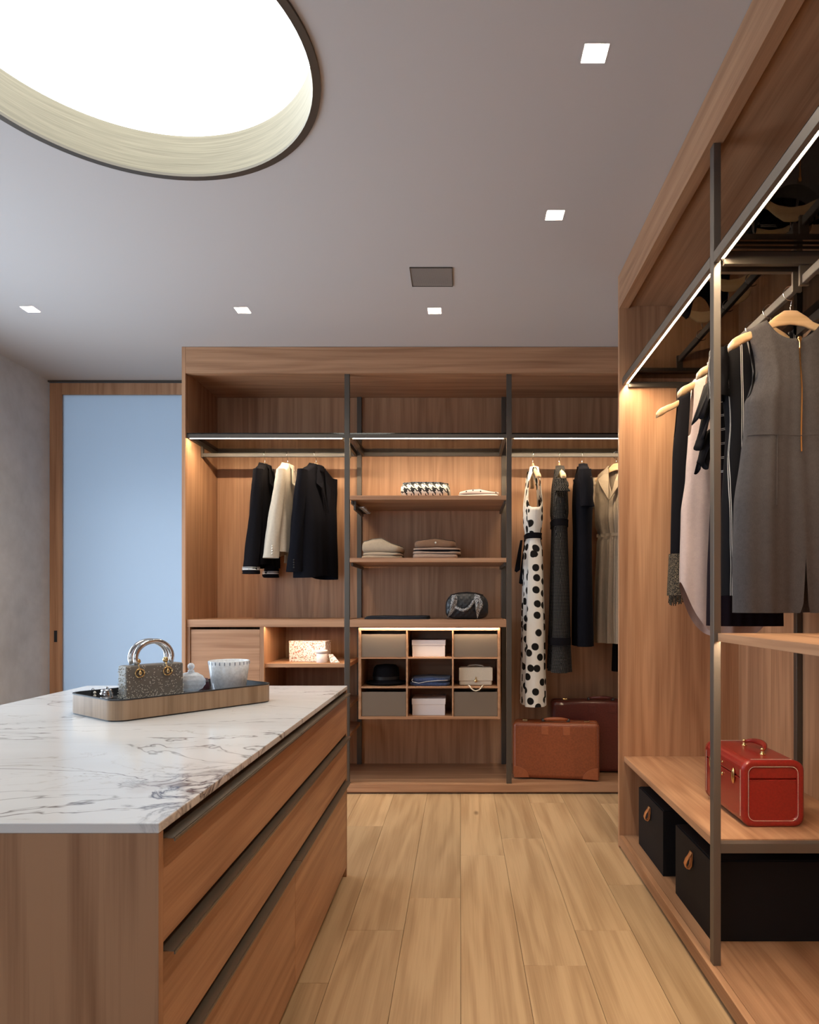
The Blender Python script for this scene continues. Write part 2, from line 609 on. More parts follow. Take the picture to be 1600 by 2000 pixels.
def houndstooth_mat():
    m, nt, N, L, bs = nodes_of('houndstooth')
    u, v = uv_xy(nt, 1 / 0.0062, 1 / 0.0062)
    x = math_n(nt, 'FLOOR', u); y = math_n(nt, 'FLOOR', v)
    cx = math_n(nt, 'LESS_THAN', math_n(nt, 'FLOORED_MODULO', x, 8), 4)
    cy = math_n(nt, 'LESS_THAN', math_n(nt, 'FLOORED_MODULO', y, 8), 4)
    tw = math_n(nt, 'LESS_THAN', math_n(nt, 'FLOORED_MODULO', math_n(nt, 'ADD', x, y), 4), 2)
    a = math_n(nt, 'MULTIPLY', tw, cx)
    b = math_n(nt, 'MULTIPLY', math_n(nt, 'SUBTRACT', 1, tw), cy)
    L.new(mixc(nt, math_n(nt, 'ADD', a, b), (0.72, 0.68, 0.60), (0.012, 0.011, 0.010)), bs.inputs['Base Color'])
    bs.inputs['Roughness'].default_value = 0.95
    bs.inputs['Sheen Weight'].default_value = 0.2
    return m


def speckle_mat(name, base, c1, scale=90.0, th=0.56, c2=None):
    m, nt, N, L, bs = nodes_of(name)
    v = obj_coord(nt, (1, 1, 1))
    n1 = noise(nt, v, scale, 2, 0.6, 0.6)
    f = ramp(nt, n1, [(th, 0.0), (th + 0.03, 1.0)])
    n2 = noise(nt, v, scale * 0.4, 1)
    cc = mixc(nt, ramp(nt, n2, [(0.45, 0.0), (0.55, 1.0)]), c1, c2 or c1)
    L.new(mixc(nt, f, base, cc), bs.inputs['Base Color'])
    bs.inputs['Specular IOR Level'].default_value = 0.15
    bs.inputs['Roughness'].default_value = 0.7
    return m


def grille_mat():
    m, nt, N, L, bs = nodes_of('speaker_mesh')
    vo = N.new('ShaderNodeTexVoronoi'); vo.inputs['Scale'].default_value = 260; vo.inputs['Randomness'].default_value = 0
    L.new(obj_coord(nt, (1, 1, 1), rnd=False), vo.inputs['Vector'])
    L.new(ramp(nt, vo.outputs['Distance'], [(0.3, (0.12, 0.11, 0.105)), (0.45, (0.30, 0.28, 0.27))]), bs.inputs['Base Color'])
    bs.inputs['Roughness'].default_value = 0.6
    return m


def quilt_mat():
    m, nt, N, L, bs = nodes_of('black_quilted_leather')
    bs.inputs['Base Color'].default_value = (0.010, 0.011, 0.014, 1)
    bs.inputs['Roughness'].default_value = 0.38
    tc = N.new('ShaderNodeTexCoord'); sp = N.new('ShaderNodeSeparateXYZ'); L.new(tc.outputs['Object'], sp.inputs[0])
    a = math_n(nt, 'ADD', sp.outputs[0], sp.outputs[2]); b = math_n(nt, 'SUBTRACT', sp.outputs[0], sp.outputs[2])
    h = math_n(nt, 'MULTIPLY', math_n(nt, 'PINGPONG', a, 0.02), math_n(nt, 'PINGPONG', b, 0.02))
    bump(nt, bs, math_n(nt, 'MULTIPLY', h, 2500), 0.6, 0.004)
    return m


PLASTER = plaster()
MARBLE = marble()
GLASS = shelf_glass()
FROST = frosted()
FROSTY = clear_glass('frosted_tumbler', (0.93, 0.945, 0.965), 0.80)
CRYSTAL = clear_glass('frosted_crystal', (0.90, 0.93, 0.96), 0.62)
DIM_ROOM = plain('beyond_wall', (0.80, 0.82, 0.85), 0.9)

C_BLACK = cloth_mat('black_wool', (0.0065, 0.0058, 0.0075), sheen=0.0, spec=0.08)
C_NAVY = cloth_mat('navy_wool', (0.0055, 0.0055, 0.0085), sheen=0.0, spec=0.08)
C_CREAM = cloth_mat('cream_wool', (0.52, 0.455, 0.37))
C_BEIGE = cloth_mat('beige_satin', (0.36, 0.285, 0.21), rough=0.55, sheen=0.0, spec=0.4)
C_PINK = cloth_mat('blush_crepe', (0.50, 0.375, 0.335), rough=0.7)
C_GREY = cloth_mat('grey_melange', (0.074, 0.068, 0.070), var=0.14, weave=650, sheen=0.0, spec=0.1)
C_SAND = cloth_mat('sand_knit', (0.46, 0.36, 0.255))
C_CAMEL = cloth_mat('camel_knit', (0.23, 0.125, 0.072))
C_ROSE = cloth_mat('rose_beige_knit', (0.40, 0.275, 0.205))
C_DENIM = cloth_mat('denim', (0.045, 0.065, 0.14), var=0.35, weave=300)
C_SLATE = cloth_mat('slate_cloth', (0.035, 0.037, 0.045), sheen=0.0)
C_WHITE = dots_mat('white_dotted_cloth', (0.72, 0.66, 0.60), (0.02, 0.02, 0.02), 0.05, 0.10, 0.4)
C_POLKA = dots_mat('polka_dot_cloth', (0.74, 0.71, 0.66), (0.012, 0.011, 0.010), 0.086, 0.30, 0.75)
C_PIN = dots_mat('pin_dot_cloth', (0.010, 0.0095, 0.010), (0.26, 0.235, 0.21), 0.0100, 0.17, 0.0)
C_STRIPE = stripes_mat('pinstripe_cloth', (0.0065, 0.006, 0.0075), (0.55, 0.52, 0.50), u_at=(-0.155, -0.105, -0.06, 0.02, 0.1, 0.17))
C_HSTRIPE = stripes_mat('cross_stripe_cloth', (0.0065, 0.006, 0.0075), (0.55, 0.52, 0.50), v_period=0.11)
C_SEQUIN = speckle_mat('sequin_fringe', (0.012, 0.011, 0.010), (0.32, 0.24, 0.15), 420.0, 0.56)
C_MAROON = cloth_mat('dark_maroon_cloth', (0.010, 0.006, 0.010), sheen=0.0, spec=0.08)
HOUND = houndstooth_mat()
FLORAL = speckle_mat('floral_print', (0.78, 0.69, 0.66), (0.42, 0.16, 0.12), 110.0, 0.53, (0.30, 0.27, 0.20))
SCARF = speckle_mat('scarf_print', (0.45, 0.43, 0.41), (0.04, 0.04, 0.045), 150.0, 0.50)
QUILT = quilt_mat()

# ------------------------------------------------------------------ room shell
SKC = (-1.085, 2.215)       # skylight centre
SKR = 0.600                 # radius of the opening
DOWN = [(0.428, 2.195), (0.426, 3.11), (-0.153, 4.128), (-1.297, 4.12), (-2.555, 4.106), (0.428, 1.28)]      # the last one goes on with the aisle row, above the frame
DS = 0.038                  # half size of a downlight opening


def struct(name, mb, mat, label=None, **kw):
    o = mb.build(name, mat, **kw)
    o['kind'] = 'structure'
    if label: o['label'] = label
    return o


def make_ceiling():
    bm = bmesh.new()

    def loop(pts):
        vs = [bm.verts.new((x, y, ZC)) for x, y in pts]
        for i in range(len(vs)):
            bm.edges.new((vs[i], vs[(i + 1) % len(vs)]))
    loop([(XL - .05, Y0 - .05), (XR + .05, Y0 - .05), (XR + .05, Y1 + .1), (XL - .05, Y1 + .1)])
    loop([(SKC[0] + SKR * math.cos(a * math.pi / 48), SKC[1] + SKR * math.sin(a * math.pi / 48)) for a in range(96)])
    for x, y in DOWN:
        loop([(x - DS, y - DS), (x + DS, y - DS), (x + DS, y + DS), (x - DS, y + DS)])
    bmesh.ops.triangle_fill(bm, use_beauty=True, edges=bm.edges[:])
    for f in bm.faces:
        if f.normal.z > 0: f.normal_flip()
    me = bpy.data.meshes.new('ceiling'); bm.to_mesh(me); bm.free()
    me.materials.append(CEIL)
    o = bpy.data.objects.new('ceiling', me); COL.objects.link(o)
    o['kind'] = 'structure'; o['label'] = 'smooth pale ceiling with round skylight and square lights'


make_ceiling()

# floor: a dark sub-floor and oak planks laid lengthwise
fl = thing('floor', 'wide oak plank floor', None, (0, 0, 0), kind='structure')
box(XL, XR, Y0, Y1, -0.06, -0.012).build('subfloor', SCREED, fl)
PW = 0.2265
joints = {0: [3.563, 1.45], 1: [3.815, 2.48, 0.9], 2: [2.746, 1.0, 4.5], 3: [3.19, 3.76, 1.7], -1: [3.047, 1.2],
          -2: [2.747, 0.8], -3: [4.03, 2.365, 0.3]}
rnd = random.Random(4)
for c in range(-15, 7):
    x0, x1 = max(XL, c * PW + 0.002), min(XR, (c + 1) * PW + 0.002)
    if x1 - x0 < 0.01: continue
    cuts = sorted(joints.get(c) or [rnd.uniform(0, 1.4), rnd.uniform(2.0, 3.0), rnd.uniform(3.6, 4.6)])
    ys = [Y0] + cuts + [Y1]
    for a, b in zip(ys, ys[1:]):
        box(x0 + 0.0006, x1 - 0.0006, a + 0.0006, b - 0.0006, -0.012, 0.0).build('plank', W_FLOOR, fl, bevel=0.0008, segs=1)

# walls
wl = MB()
wl.box(XL - 0.10, XL, Y0, WL[0], 0, ZC)
wl.box(XL - 0.10, XL, WL[1], Y1 + .1, 0, ZC)
wl.box(XL - 0.10, XL, WL[0], WL[1], WL[3], ZC)
wl.box(XL - 0.10, XL, WL[0], WL[1], 0, WL[2])
struct('wall_left', wl, PLASTER, 'grey polished plaster wall')
wf = MB()
wf.box(XL - .1, WF[0], Y0 - .1, Y0, 0, ZC)
wf.box(WF[1], XR + .1, Y0 - .1, Y0, 0, ZC)
wf.box(WF[0], WF[1], Y0 - .1, Y0, 0, WF[2])
wf.box(WF[0], WF[1], Y0 - .1, Y0, WF[3], ZC)
struct('wall_front', wf, PAINT, 'white wall facing the wardrobes')
struct('wall_right', box(XR, XR + 0.1, Y0, Y1 + .1, 0, ZC), PAINT, 'white wall behind the long wardrobe')
struct('wall_back', box(-1.90, XR + .1, Y1 - .02, Y1 + .1, 0, ZC), PAINT, 'white wall behind the wide wardrobe')

# side window (daylight on the left of the room, outside the frame)
wn = thing('window_2', 'tall side window in the plaster wall', None, (XL, WL[0], WL[2]), kind='structure')
for y in (WL[0], (WL[0] + WL[1]) / 2 - .025, WL[1] - .05):
    box(XL - 0.05, XL - 0.01, y, y + .05, WL[2], WL[3]).build('mullion', BRONZE_D, wn)
for z in (WL[2], WL[3] - .05):
    box(XL - 0.05, XL - 0.01, WL[0] + .05, WL[1] - .05, z, z + .05).build('window_rail', BRONZE_D, wn)
wn = thing('window_4', 'window in the wall facing the wardrobes', None, (WF[0], Y0, WF[2]), kind='structure')
for x in (WF[0], WF[1] - .05):
    box(x, x + .05, Y0 - .05, Y0 - .01, WF[2], WF[3]).build('mullion', BRONZE_D, wn)
for z in (WF[2], WF[3] - .05):
    box(WF[0] + .05, WF[1] - .05, Y0 - .05, Y0 - .01, z, z + .05).build('window_rail', BRONZE_D, wn)

# sliding door with frosted pane, and the bright space beyond it
dx0, dx1 = XL + 0.012, -1.93
dY0, dY1 = 5.415, 5.455
d = thing('door_1', 'tall oak framed door with frosted glass pane', None, (dx0, dY0, 0), kind='structure')
st = 0.097
box(dx0, dx0 + st, dY0, dY1, 0.006, 3.025).build('stile', W_DOOR, d, bevel=0.001)
box(dx1 - st, dx1, dY0, dY1, 0.006, 3.025).build('stile', W_DOOR, d, bevel=0.001)
box(dx0 + st, dx1 - st, dY0, dY1, 2.935, 3.025).build('rail', W_DOOR, d, bevel=0.001)
box(dx0 + st, dx1 - st, dY0, dY1, 0.006, 0.10).build('rail', W_DOOR, d, bevel=0.001)
box(dx0 + st, dx1 - st, dY0 + .014, dY0 + .024, 0.10, 2.935).build('pane', FROST, d)
pl = MB().box(dx0 + 0.036, dx0 + 0.060, dY0 - 0.0015, dY0 + .004, 0.995, 1.085).build('pull', BLACK, d)
tag(pl, 'black recessed finger pull')
struct('trim_1', box(XL, -1.90, 5.41, 5.47, 3.032, ZC), BRONZE_D, 'dark track above the frosted door')
# far room
bw = MB()
bw.box(XL - 1.2, -0.6, 7.4, 7.45, 0, ZC); bw.box(XL - 1.25, XL - 1.2, 5.5, 7.4, 0, ZC); bw.box(-0.62, -0.6, 5.52, 7.4, 0, ZC)
bw.box(XL - 1.2, -0.6, 5.52, 7.4, ZC, ZC + .05); bw.box(XL - 1.2, -0.6, 5.52, 7.4, -0.06, 0)
bw.box(XL - 1.2, XL, 5.50, 5.52, 0, ZC)
struct('wall_beyond', bw, DIM_ROOM, 'pale walls of the room beyond the frosted door')
w3 = thing('window_3', 'daylit window beyond the frosted door', None, (-2.3, 7.39, 0.05), kind='structure')
box(-3.75, -0.75, 7.388, 7.398, 0.05, 2.45).build('pane', DAY, w3)

# skylight
sk = thing('window_1', 'round skylight with glowing white diffuser and oak lined rim', None, (SKC[0], SKC[1], ZC), kind='structure')
RV = 0.155
def ring(r0, z0, r1, z1, n=96):
    m = MB()
    m.quad_grid([[(SKC[0] + r * math.cos(2 * math.pi * k / n), SKC[1] + r * math.sin(2 * math.pi * k / n), z) for k in range(n)]
                 for r, z in ((r0, z0), (r1, z1))], wrap=True)
    return m
W_LIGHT = lined_oak()
ring(SKR, ZC - 0.004, SKR, ZC + RV).build('reveal', W_LIGHT, sk, smooth=True)
n = 96
trim = MB()
prof = [(SKR - 0.001, ZC + 0.001), (SKR - 0.001, ZC - 0.010), (SKR + 0.026, ZC - 0.010), (SKR + 0.026, ZC + 0.001)]
trim.quad_grid([[(SKC[0] + r * math.cos(2 * math.pi * k / n), SKC[1] + r * math.sin(2 * math.pi * k / n), z) for k in range(n)]
                for r, z in prof], wrap=True)
tag(trim.build('trim_ring', BRONZE_D, sk), 'thin dark bronze ring')
dp = MB(); dp.face([(SKC[0] + SKR * math.cos(2 * math.pi * k / n), SKC[1] + SKR * math.sin(2 * math.pi * k / n), ZC + RV) for k in range(n)])
dp.build('pane', SKYPANE, sk)

# downlights
for i, (x, y) in enumerate(DOWN):
    lab = ['square recessed downlight in the ceiling nearest above the long wardrobe', 'square recessed downlight between speaker panel and long wardrobe',
           'square recessed downlight just behind the ceiling speaker panel', 'square recessed downlight above the jackets bay of the wide wardrobe',
           'square recessed downlight near the frosted door', 'square recessed downlight out over the aisle beside the island'][i]
    t = thing('downlight' if i < 5 else 'downlight_offscreen', lab, 'ceiling light', (x, y, ZC), group='recessed ceiling lights')
    h = MB()
    z1 = ZC + 0.045
    for a0, a1, b0, b1 in ((-DS - .002, -DS, -DS, DS), (DS, DS + .002, -DS, DS), (-DS, DS, -DS - .002, -DS), (-DS, DS, DS, DS + .002)):
        h.box(x + a0, x + a1, y + b0, y + b1, ZC - 0.001, z1)
    h.build('housing', PAINT, t)
    box(x - DS, x + DS, y - DS, y + DS, z1, z1 + .004).build('housing_top', PAINT, t)
    le = MB(); le.lathe([(0.001, 0), (0.024, 0), (0.024, 0.006)], (x, y, z1 - 0.006), n=20)
    le.build('lens', LAMP, t)

sp = thing('ceiling_speaker', 'square grey speaker grille set flush in the ceiling', 'speaker', (-0.152, 3.697, ZC))
box(-0.261, -0.043, 3.593, 3.80, ZC - 0.004, ZC - 0.0005).build('grille', grille_mat(), sp)
fr = MB()
for a in ((-0.264, -0.261, 3.59, 3.803), (-0.043, -0.040, 3.59, 3.803), (-0.261, -0.043, 3.59, 3.593), (-0.261, -0.043, 3.80, 3.803)):
    fr.box(a[0], a[1], a[2], a[3], ZC - 0.006, ZC - 0.0005)
fr.build('frame', BRONZE_D, sp)

# ------------------------------------------------------------------ wide wardrobe on the back wall
YF, YB = 4.705, 5.32
ZB = 0.066          # top of the base
ZS = 2.88           # soffit
PX = [(-0.791, -0.756), (0.317, 0.352)]      # front posts
wb = thing('wardrobe', 'wide oak wardrobe with three open bays and dark metal posts', 'wardrobe', (-0.22, 5.0, 0))
box(-1.896, -1.871, YF, YB + .02, 0.0, ZC - .001).build('side_panel', WZ, wb, bevel=0.001)
box(1.455, 1.478, YF, YB + .02, 0.0, ZC - .001).build('side_panel', WZ, wb, bevel=0.001)
box(-1.870, 1.455, YF, YF + .05, 2.865, ZC - .002).build('fascia', WX, wb, bevel=0.001)
box(-1.870, 1.455, YF + .05, YB, ZS, ZS + .02).build('soffit', WX, wb)
bays = [(-1.870, -0.7735), (-0.7735, 0.3345), (0.3345, 1.455)]
for a, b in bays:
    box(a + .001, b - .001, YB, YB + .018, ZB, ZS).build('back_panel', WZ, wb)
box(-1.870, 1.455, YF + .026, YB, 0.040, ZB).build('base_panel', WX, wb)
box(-1.870, 1.455, YF, YF + .0255, 0.014, ZB).build('plinth_front', WX, wb, bevel=0.001)
box(-1.870, 1.455, YF + .03, YF + .05, 0.0, 0.040).build('kick', WX, wb)
for a, b in PX:
    box(a, b, YF + .017, YF + .042, ZB, ZS).build('post', BRONZE_D, wb, bevel=0.0015)
    box(a, b, YB - .026, YB - .001, ZB, ZS).build('rear_post', BRONZE_D, wb, bevel=0.0015)

FZ0, FZ1 = 2.428, 2.455


def led_bar_profile(u0, z0, z1, w, s, lip=.0035):
    """cross-section of a light rail: hollow below, an inner lip that cuts the light off;
    u grows away from the front when s = 1"""
    return [(u0, z0), (u0 + s * (w - .013), z0), (u0 + s * (w - .013), z0 + .010), (u0 + s * (w - .002), z0 + .010),
            (u0 + s * (w - .002), z0 + lip), (u0 + s * w, z0 + lip), (u0 + s * w, z1), (u0, z1)]


bay_in = [(-1.871, -0.791), (-0.756, 0.317), (0.352, 1.455)]
for k, (a, b) in enumerate(bay_in):
    u0 = YF + .017
    MB().prism(led_bar_profile(u0, FZ0, FZ1, .025, 1, .0006), 'x', a + .001, b - .001).build('light_rail', BRONZE_D, wb)
    # strip tilted towards the back of the bay
    st_ = MB(); st_.prism([(u0 + .0125, FZ0 - .0010), (u0 + .0135, FZ0 - .0015), (u0 + .0190, FZ0 + .0050), (u0 + .0180, FZ0 + .0055)], 'x', a + .02, b - .02)
    st_.build('led_strip', LED, wb)
    box(a + .001, a + .019, YF + .042, YB - .001, FZ0, FZ1).build('side_rail', BRONZE_D, wb)
    box(b - .019, b - .001, YF + .042, YB - .001, FZ0, FZ1).build('side_rail', BRONZE_D, wb)
    box(a + .019, b - .019, YB - .026, YB - .001, FZ0, FZ1).build('rear_rail', BRONZE_D, wb)
    box(a + .002, b - .002, YF + .02, YB - .002, FZ1 + .0005, FZ1 + .0085).build('glass_shelf', GLASS, wb)
RAILY, RAILZ = 5.0, 2.370
for a, b in (bay_in[0], bay_in[2]):
    box(a + .012, b - .012, RAILY - .009, RAILY + .009, RAILZ - .014, RAILZ + .014).build('hanging_rail', RAILM, wb, bevel=0.003)
    for x in (a + .001, b - .013):
        box(x, x + .012, RAILY - .016, RAILY + .016, RAILZ - .018, FZ0).build('rail_bracket', BRONZE_D, wb, bevel=0.001)
for z in (2.007, 1.580):
    box(-0.755, 0.316, YF + .017, YB - .027, z, z + .029).build('shelf', WX, wb, bevel=0.001)
    for x in (-0.752, 0.302):
        box(x, x + .012, YF + .06, YB - .03, z - .024, z - .0005).build('shelf_bracket', BRONZE_D, wb)

# worktops, low cabinet and hanging cube unit
def worktop(x0, x1, y1, label):
    y0 = YF + .017
    o = thing('worktop', label, 'worktop', ((x0 + x1) / 2, (y0 + y1) / 2, 1.137))
    MB().prism([(y0, 1.137), (y0 + .008, 1.137), (y0 + .008, 1.146), (y0 + .028, 1.146), (y0 + .028, 1.137), (y1, 1.137), (y1, 1.188), (y0, 1.188)],
               'x', x0, x1).build('board', WX, o, bevel=0.0008)
    return o


wt1 = worktop(-1.868, -0.792, YB - .001, 'thick oak worktop below the hanging jackets')
wt2 = worktop(-0.755, 0.316, YB - .027, 'thick oak worktop under the black quilted handbag')
lc = thing('low_cabinet', 'oak low cabinet with a drawer front and lit open shelves', 'cabinet', (-1.33, 5.0, ZB))
box(-1.868, -1.848, YF + .02, YB - .002, ZB, 1.136).build('side_panel', WZ, lc)
box(-1.370, -1.342, YF + .02, YB - .002, ZB, 1.136).build('divider', WZ, lc)
for z0, z1 in ((0.60, 1.120), (0.075, 0.588)):
    box(-1.845, -1.373, YF + .028, YF + .048, z0, z1).build('drawer_front', WX, lc, bevel=0.001)
for z in (0.858, 0.570, 0.365):
    box(-1.341, -0.765, YF + .045, YB - .027, z, z + .027).build('shelf', WX, lc, bevel=0.001)


def led_under(parent, a, b):
    y = YF + .017
    m = MB(); m.prism([(y + .010, 1.1395), (y + .011, 1.1385), (y + .020, 1.1440), (y + .019, 1.1450)], 'x', a, b)
    return m.build('led_strip', LED2, parent)


led_under(wt1, -1.335, -0.80)
led_under(wt2, -0.69, 0.266)
CX0, CX1, CZ0, CZ1, CYF, CYB = -0.699, 0.276, 0.503, 1.130, YF + .042, 5.12
cu = thing('cube_unit', 'oak cube unit of nine compartments hung under the worktop', 'shelving', (-0.21, 4.93, CZ0))
T = 0.018
box(CX0, CX0 + T, CYF, CYB, CZ0, CZ1).build('side_panel', WY, cu, bevel=0.0008)
box(CX1 - T, CX1, CYF, CYB, CZ0, CZ1).build('side_panel', WY, cu, bevel=0.0008)
box(CX0 + T, CX1 - T, CYF, CYB, CZ1 - T, CZ1).build('top_panel', WX, cu, bevel=0.0008)
box(CX0 + T, CX1 - T, CYF, CYB, CZ0, CZ0 + T).build('bottom_panel', WX, cu, bevel=0.0008)
box(CX0 + T, CX1 - T, CYB - .012, CYB, CZ0 + T, CZ1 - T).build('back_panel', WX, cu)
cx = [CX0 + T, -0.3715, -0.3605, -0.0560, -0.0450, CX1 - T]       # column limits
cz = [CZ0 + T, 0.7150, 0.7260, 0.9170, 0.9280, CZ1 - T]
for a in (1, 3):
    box(cx[a], cx[a + 1], CYF + .001, CYB - .012, CZ0 + T, CZ1 - T).build('divider', WY, cu, bevel=0.0006)
for r in (1, 3):
    for c in (0, 2, 4):
        box(cx[c], cx[c + 1], CYF + .001, CYB - .012, cz[r], cz[r + 1]).build('shelf', WX, cu, bevel=0.0006)
for c, r in ((0, 4), (4, 4), (0, 0), (4, 0)):
    top = cz[r + 1] - 0.026
    dr = MB()
    dr.box(cx[c] + .002, cx[c + 1] - .002, CYF + .006, CYF + .020, cz[r] + .002, top)
    f_ = dr.build('drawer', TAUPE, cu, bevel=0.001)
    b_ = MB().box(cx[c] + .004, cx[c + 1] - .004, CYF + .0205, CYB - .03, cz[r] + .002, top - .03)
    b_.build('drawer_body', TAUPE, f_)
for c in (CX0 + .05, CX1 - .07):
    box(c, c + .02, CYB - .1, CYB - .05, CZ1, 1.1365).build('spacer', BRONZE_D, cu)

# ------------------------------------------------------------------ long wardrobe on the right
RX, RB = 0.845, 1.480
EY = 3.675
NY = -0.24
wr = thing('wardrobe', 'long oak wardrobe along the right wall with glass shelf and lit rails', 'wardrobe', (1.16, 1.9, 0))
box(RX, RB + .018, EY, EY + .025, 0, ZC - .001).build('side_panel', WZ, wr, bevel=0.001)
box(RX, RB + .018, NY - .025, NY, 0, ZC - .001).build('side_panel', WZ, wr, bevel=0.001)
box(RX, RX + .05, NY, EY - .0005, 2.865, ZC - .002).build('fascia', WY, wr, bevel=0.001)
box(RX + .05, RB, NY, EY - .0005, ZS, ZS + .02).build('soffit', WY, wr)
for a, b in ((NY, 1.06), (1.06, 2.367), (2.367, 3.0), (3.0, EY - .0005)):
    box(RB, RB + .018, a + .001, b - .001, ZB, ZS).build('back_panel', WZ, wr)
box(RX + .026, RB, NY, EY - .0005, 0.040, ZB).build('base_panel', WY, wr)
box(RX, RX + .0255, NY, EY - .0005, 0.014, ZB).build('plinth_front', WY, wr, bevel=0.001)
box(RX + .03, RX + .05, NY, EY - .0005, 0.0, 0.040).build('kick', WY, wr)
RP = [(2.350, 2.385), (1.045, 1.080)]
for a, b in RP:
    box(.862, .887, a, b, ZB, ZS).build('post', BRONZE, wr, bevel=0.0015)
for a in (2.985, 2.350, 1.045):
    box(RB - .026, RB - .001, a, a + .03, ZB, ZS).build('rear_post', BRONZE_D, wr, bevel=0.0015)
GZ0, GZ1 = 2.458, 2.494
RRX, RRZ = 1.165, 2.396
for a, b in ((2.385, EY), (1.080, 2.350), (NY, 1.045)):
    u0 = .862
    MB().prism(led_bar_profile(u0, GZ0, GZ1, .030, 1), 'y', a + .001, b - .001).build('light_rail', BRONZE, wr)
    st_ = MB(); st_.prism([(u0 + .0180, GZ0 + .0030), (u0 + .0190, GZ0 + .0025), (u0 + .0245, GZ0 + .0080), (u0 + .0235, GZ0 + .0085)], 'y', a + .02, b - .02)
    if b > 1.1:
        st_.build('led_strip', LED_R, wr)
    box(.892, RB - .026, b - .020, b - .001, GZ0 - .014, GZ0 + .012).build('cross_rail', BRONZE_D, wr)
    box(.892, RB - .026, a + .001, a + .020, GZ0 - .014, GZ0 + .012).build('cross_rail', BRONZE_D, wr)
    box(RB - .026, RB - .001, a + .03, b - .03, GZ0, GZ1).build('rear_rail', BRONZE_D, wr)
    box(.866, RB - .002, a + .002, b - .002, GZ1 + .0005, GZ1 + .0085).build('glass_shelf', GLASS, wr)
    box(RRX - .009, RRX + .009, a + .012, b - .012, RRZ - .015, RRZ + .015).build('hanging_rail', RAILM, wr, bevel=0.003)
    for y in (a + .001, b - .013):
        box(RRX - .016, RRX + .016, y, y + .012, RRZ - .02, GZ0 - .014).build('rail_bracket', BRONZE_D, wr, bevel=0.001)
box(.887, RB - .026, 2.350, 2.385, 2.470, 2.498).build('cross_rail', BRONZE_D, wr)
box(.871, RB - .001, 2.386, EY - .001, .458, .486).build('shelf', WY, wr, bevel=0.001)
box(.887, RB - .026, 2.350, 2.385, .449, .482).build('shelf_rail', BRONZE, wr, bevel=0.001)
MB().prism([(.875, 1.170), (.883, 1.170), (.883, 1.180), (.906, 1.180), (.906, 1.170), (RB - .001, 1.170), (RB - .001, 1.198), (.875, 1.198)],
           'y', 1.082, 2.347).build('shelf', WY, wr, bevel=0.0008)
box(1.02, 1.10, 2.0, 2.10, 1.150, 1.1695).build('shelf_bracket', BRONZE_D, wr)
st_ = MB(); st_.prism([(.885, 1.1720), (.886, 1.1712), (.900, 1.1775), (.899, 1.1785)], 'y', 1.10, 2.33)
st_.build('led_strip', LED2, wr)

# ------------------------------------------------------------------ island
IX0, IX1, IY0, IY1 = -1.780, -0.540, 1.238, 3.300
ZM0, ZM1 = 0.887, 0.906
isl = thing('island', 'oak island cabinet with wide drawers and bronze edge handles', 'island', ((IX0 + IX1) / 2, (IY0 + IY1) / 2, 0))
box(IX0, IX1, IY0, IY0 + .020, 0.0, ZM0).build('end_panel', WZ2, isl, bevel=0.001)
box(IX0, IX1, IY1 - .020, IY1, 0.0, ZM0).build('end_panel', WZ2, isl, bevel=0.001)
box(IX0 + .03, IX1 - .024, IY0 + .021, IY1 - .021, 0.05, ZM0 - .001).build('carcass', WY, isl)
box(IX0 + .09, IX1 - .07, IY0 + .021, IY1 - .021, 0.0, 0.05).build('kick', WY, isl)
ym = 2.268
def front(name, y0, y1, z0, z1, hands):
    o = box(IX1 - .022, IX1 - .001, y0, y1, z0, z1 - .003).build(name, WY, isl, bevel=0.0008)
    for h0, h1 in hands:
        m = MB().prism([(IX1 - .022, z1 - .0025), (IX1 + .021, z1 - .0025), (IX1 + .021, z1 - .0075), (IX1 + .0185, z1 - .0075),
                        (IX1 + .0185, z1 - .0005), (IX1 - .022, z1 - .0005)][:6], 'y', h0, h1)
        m.build('edge_handle', HANDLE, o)
    return o
a, b = IY0 + .021, IY1 - .021
front('drawer_front', a, b, 0.682, 0.874, [(a, ym - .001), (ym + .001, b)])
front('drawer_front', a, b, 0.470, 0.668, [(a, b)])
front('door_front', a, ym - .001, 0.045, 0.456, [(a, ym - .001)])
front('door_front', ym + .001, b, 0.045, 0.456, [(ym + .001, b)])
for y0, y1 in ((a, ym - .001), (ym + .001, b)):
    box(IX0 + .001, IX0 + .022, y0, y1, 0.045, 0.874).build('door_front', WY, isl, bevel=0.0008)
# marble slab (its own origin so that its veining sits in slab coordinates)
mt = thing('marble_top', 'white marble island top with grey and violet veins', 'worktop', ((IX0 + IX1) / 2, (IY0 + IY1) / 2, ZM0))
box(IX0 - .001, IX1 + .001, IY0 - .001, IY1 + .001, ZM0 + .0005, ZM1).build('slab', MARBLE, mt, bevel=0.002)

# ------------------------------------------------------------------ hangers and garments
def tab(t, z):
    """piecewise linear table of (z, value), z falling"""
    if z >= t[0][0]: return t[0][1]
    for (z0, v0), (z1, v1) in zip(t, t[1:]):
        if z >= z1:
            k = (z0 - z) / (z0 - z1)
            k = k * k * (3 - 2 * k) * 0.5 + k * 0.5
            return v0 + (v1 - v0) * k
    return t[-1][1]


NECK = -0.058      # neck of a hanger below the rail centre
T_TOP = [(0.0, 0.0), (-0.022, -0.001), (-0.045, -0.016), (-0.085, -0.047), (-0.16, -0.083), (-0.205, -0.102), (-0.222, -0.122)]
_hanger = None


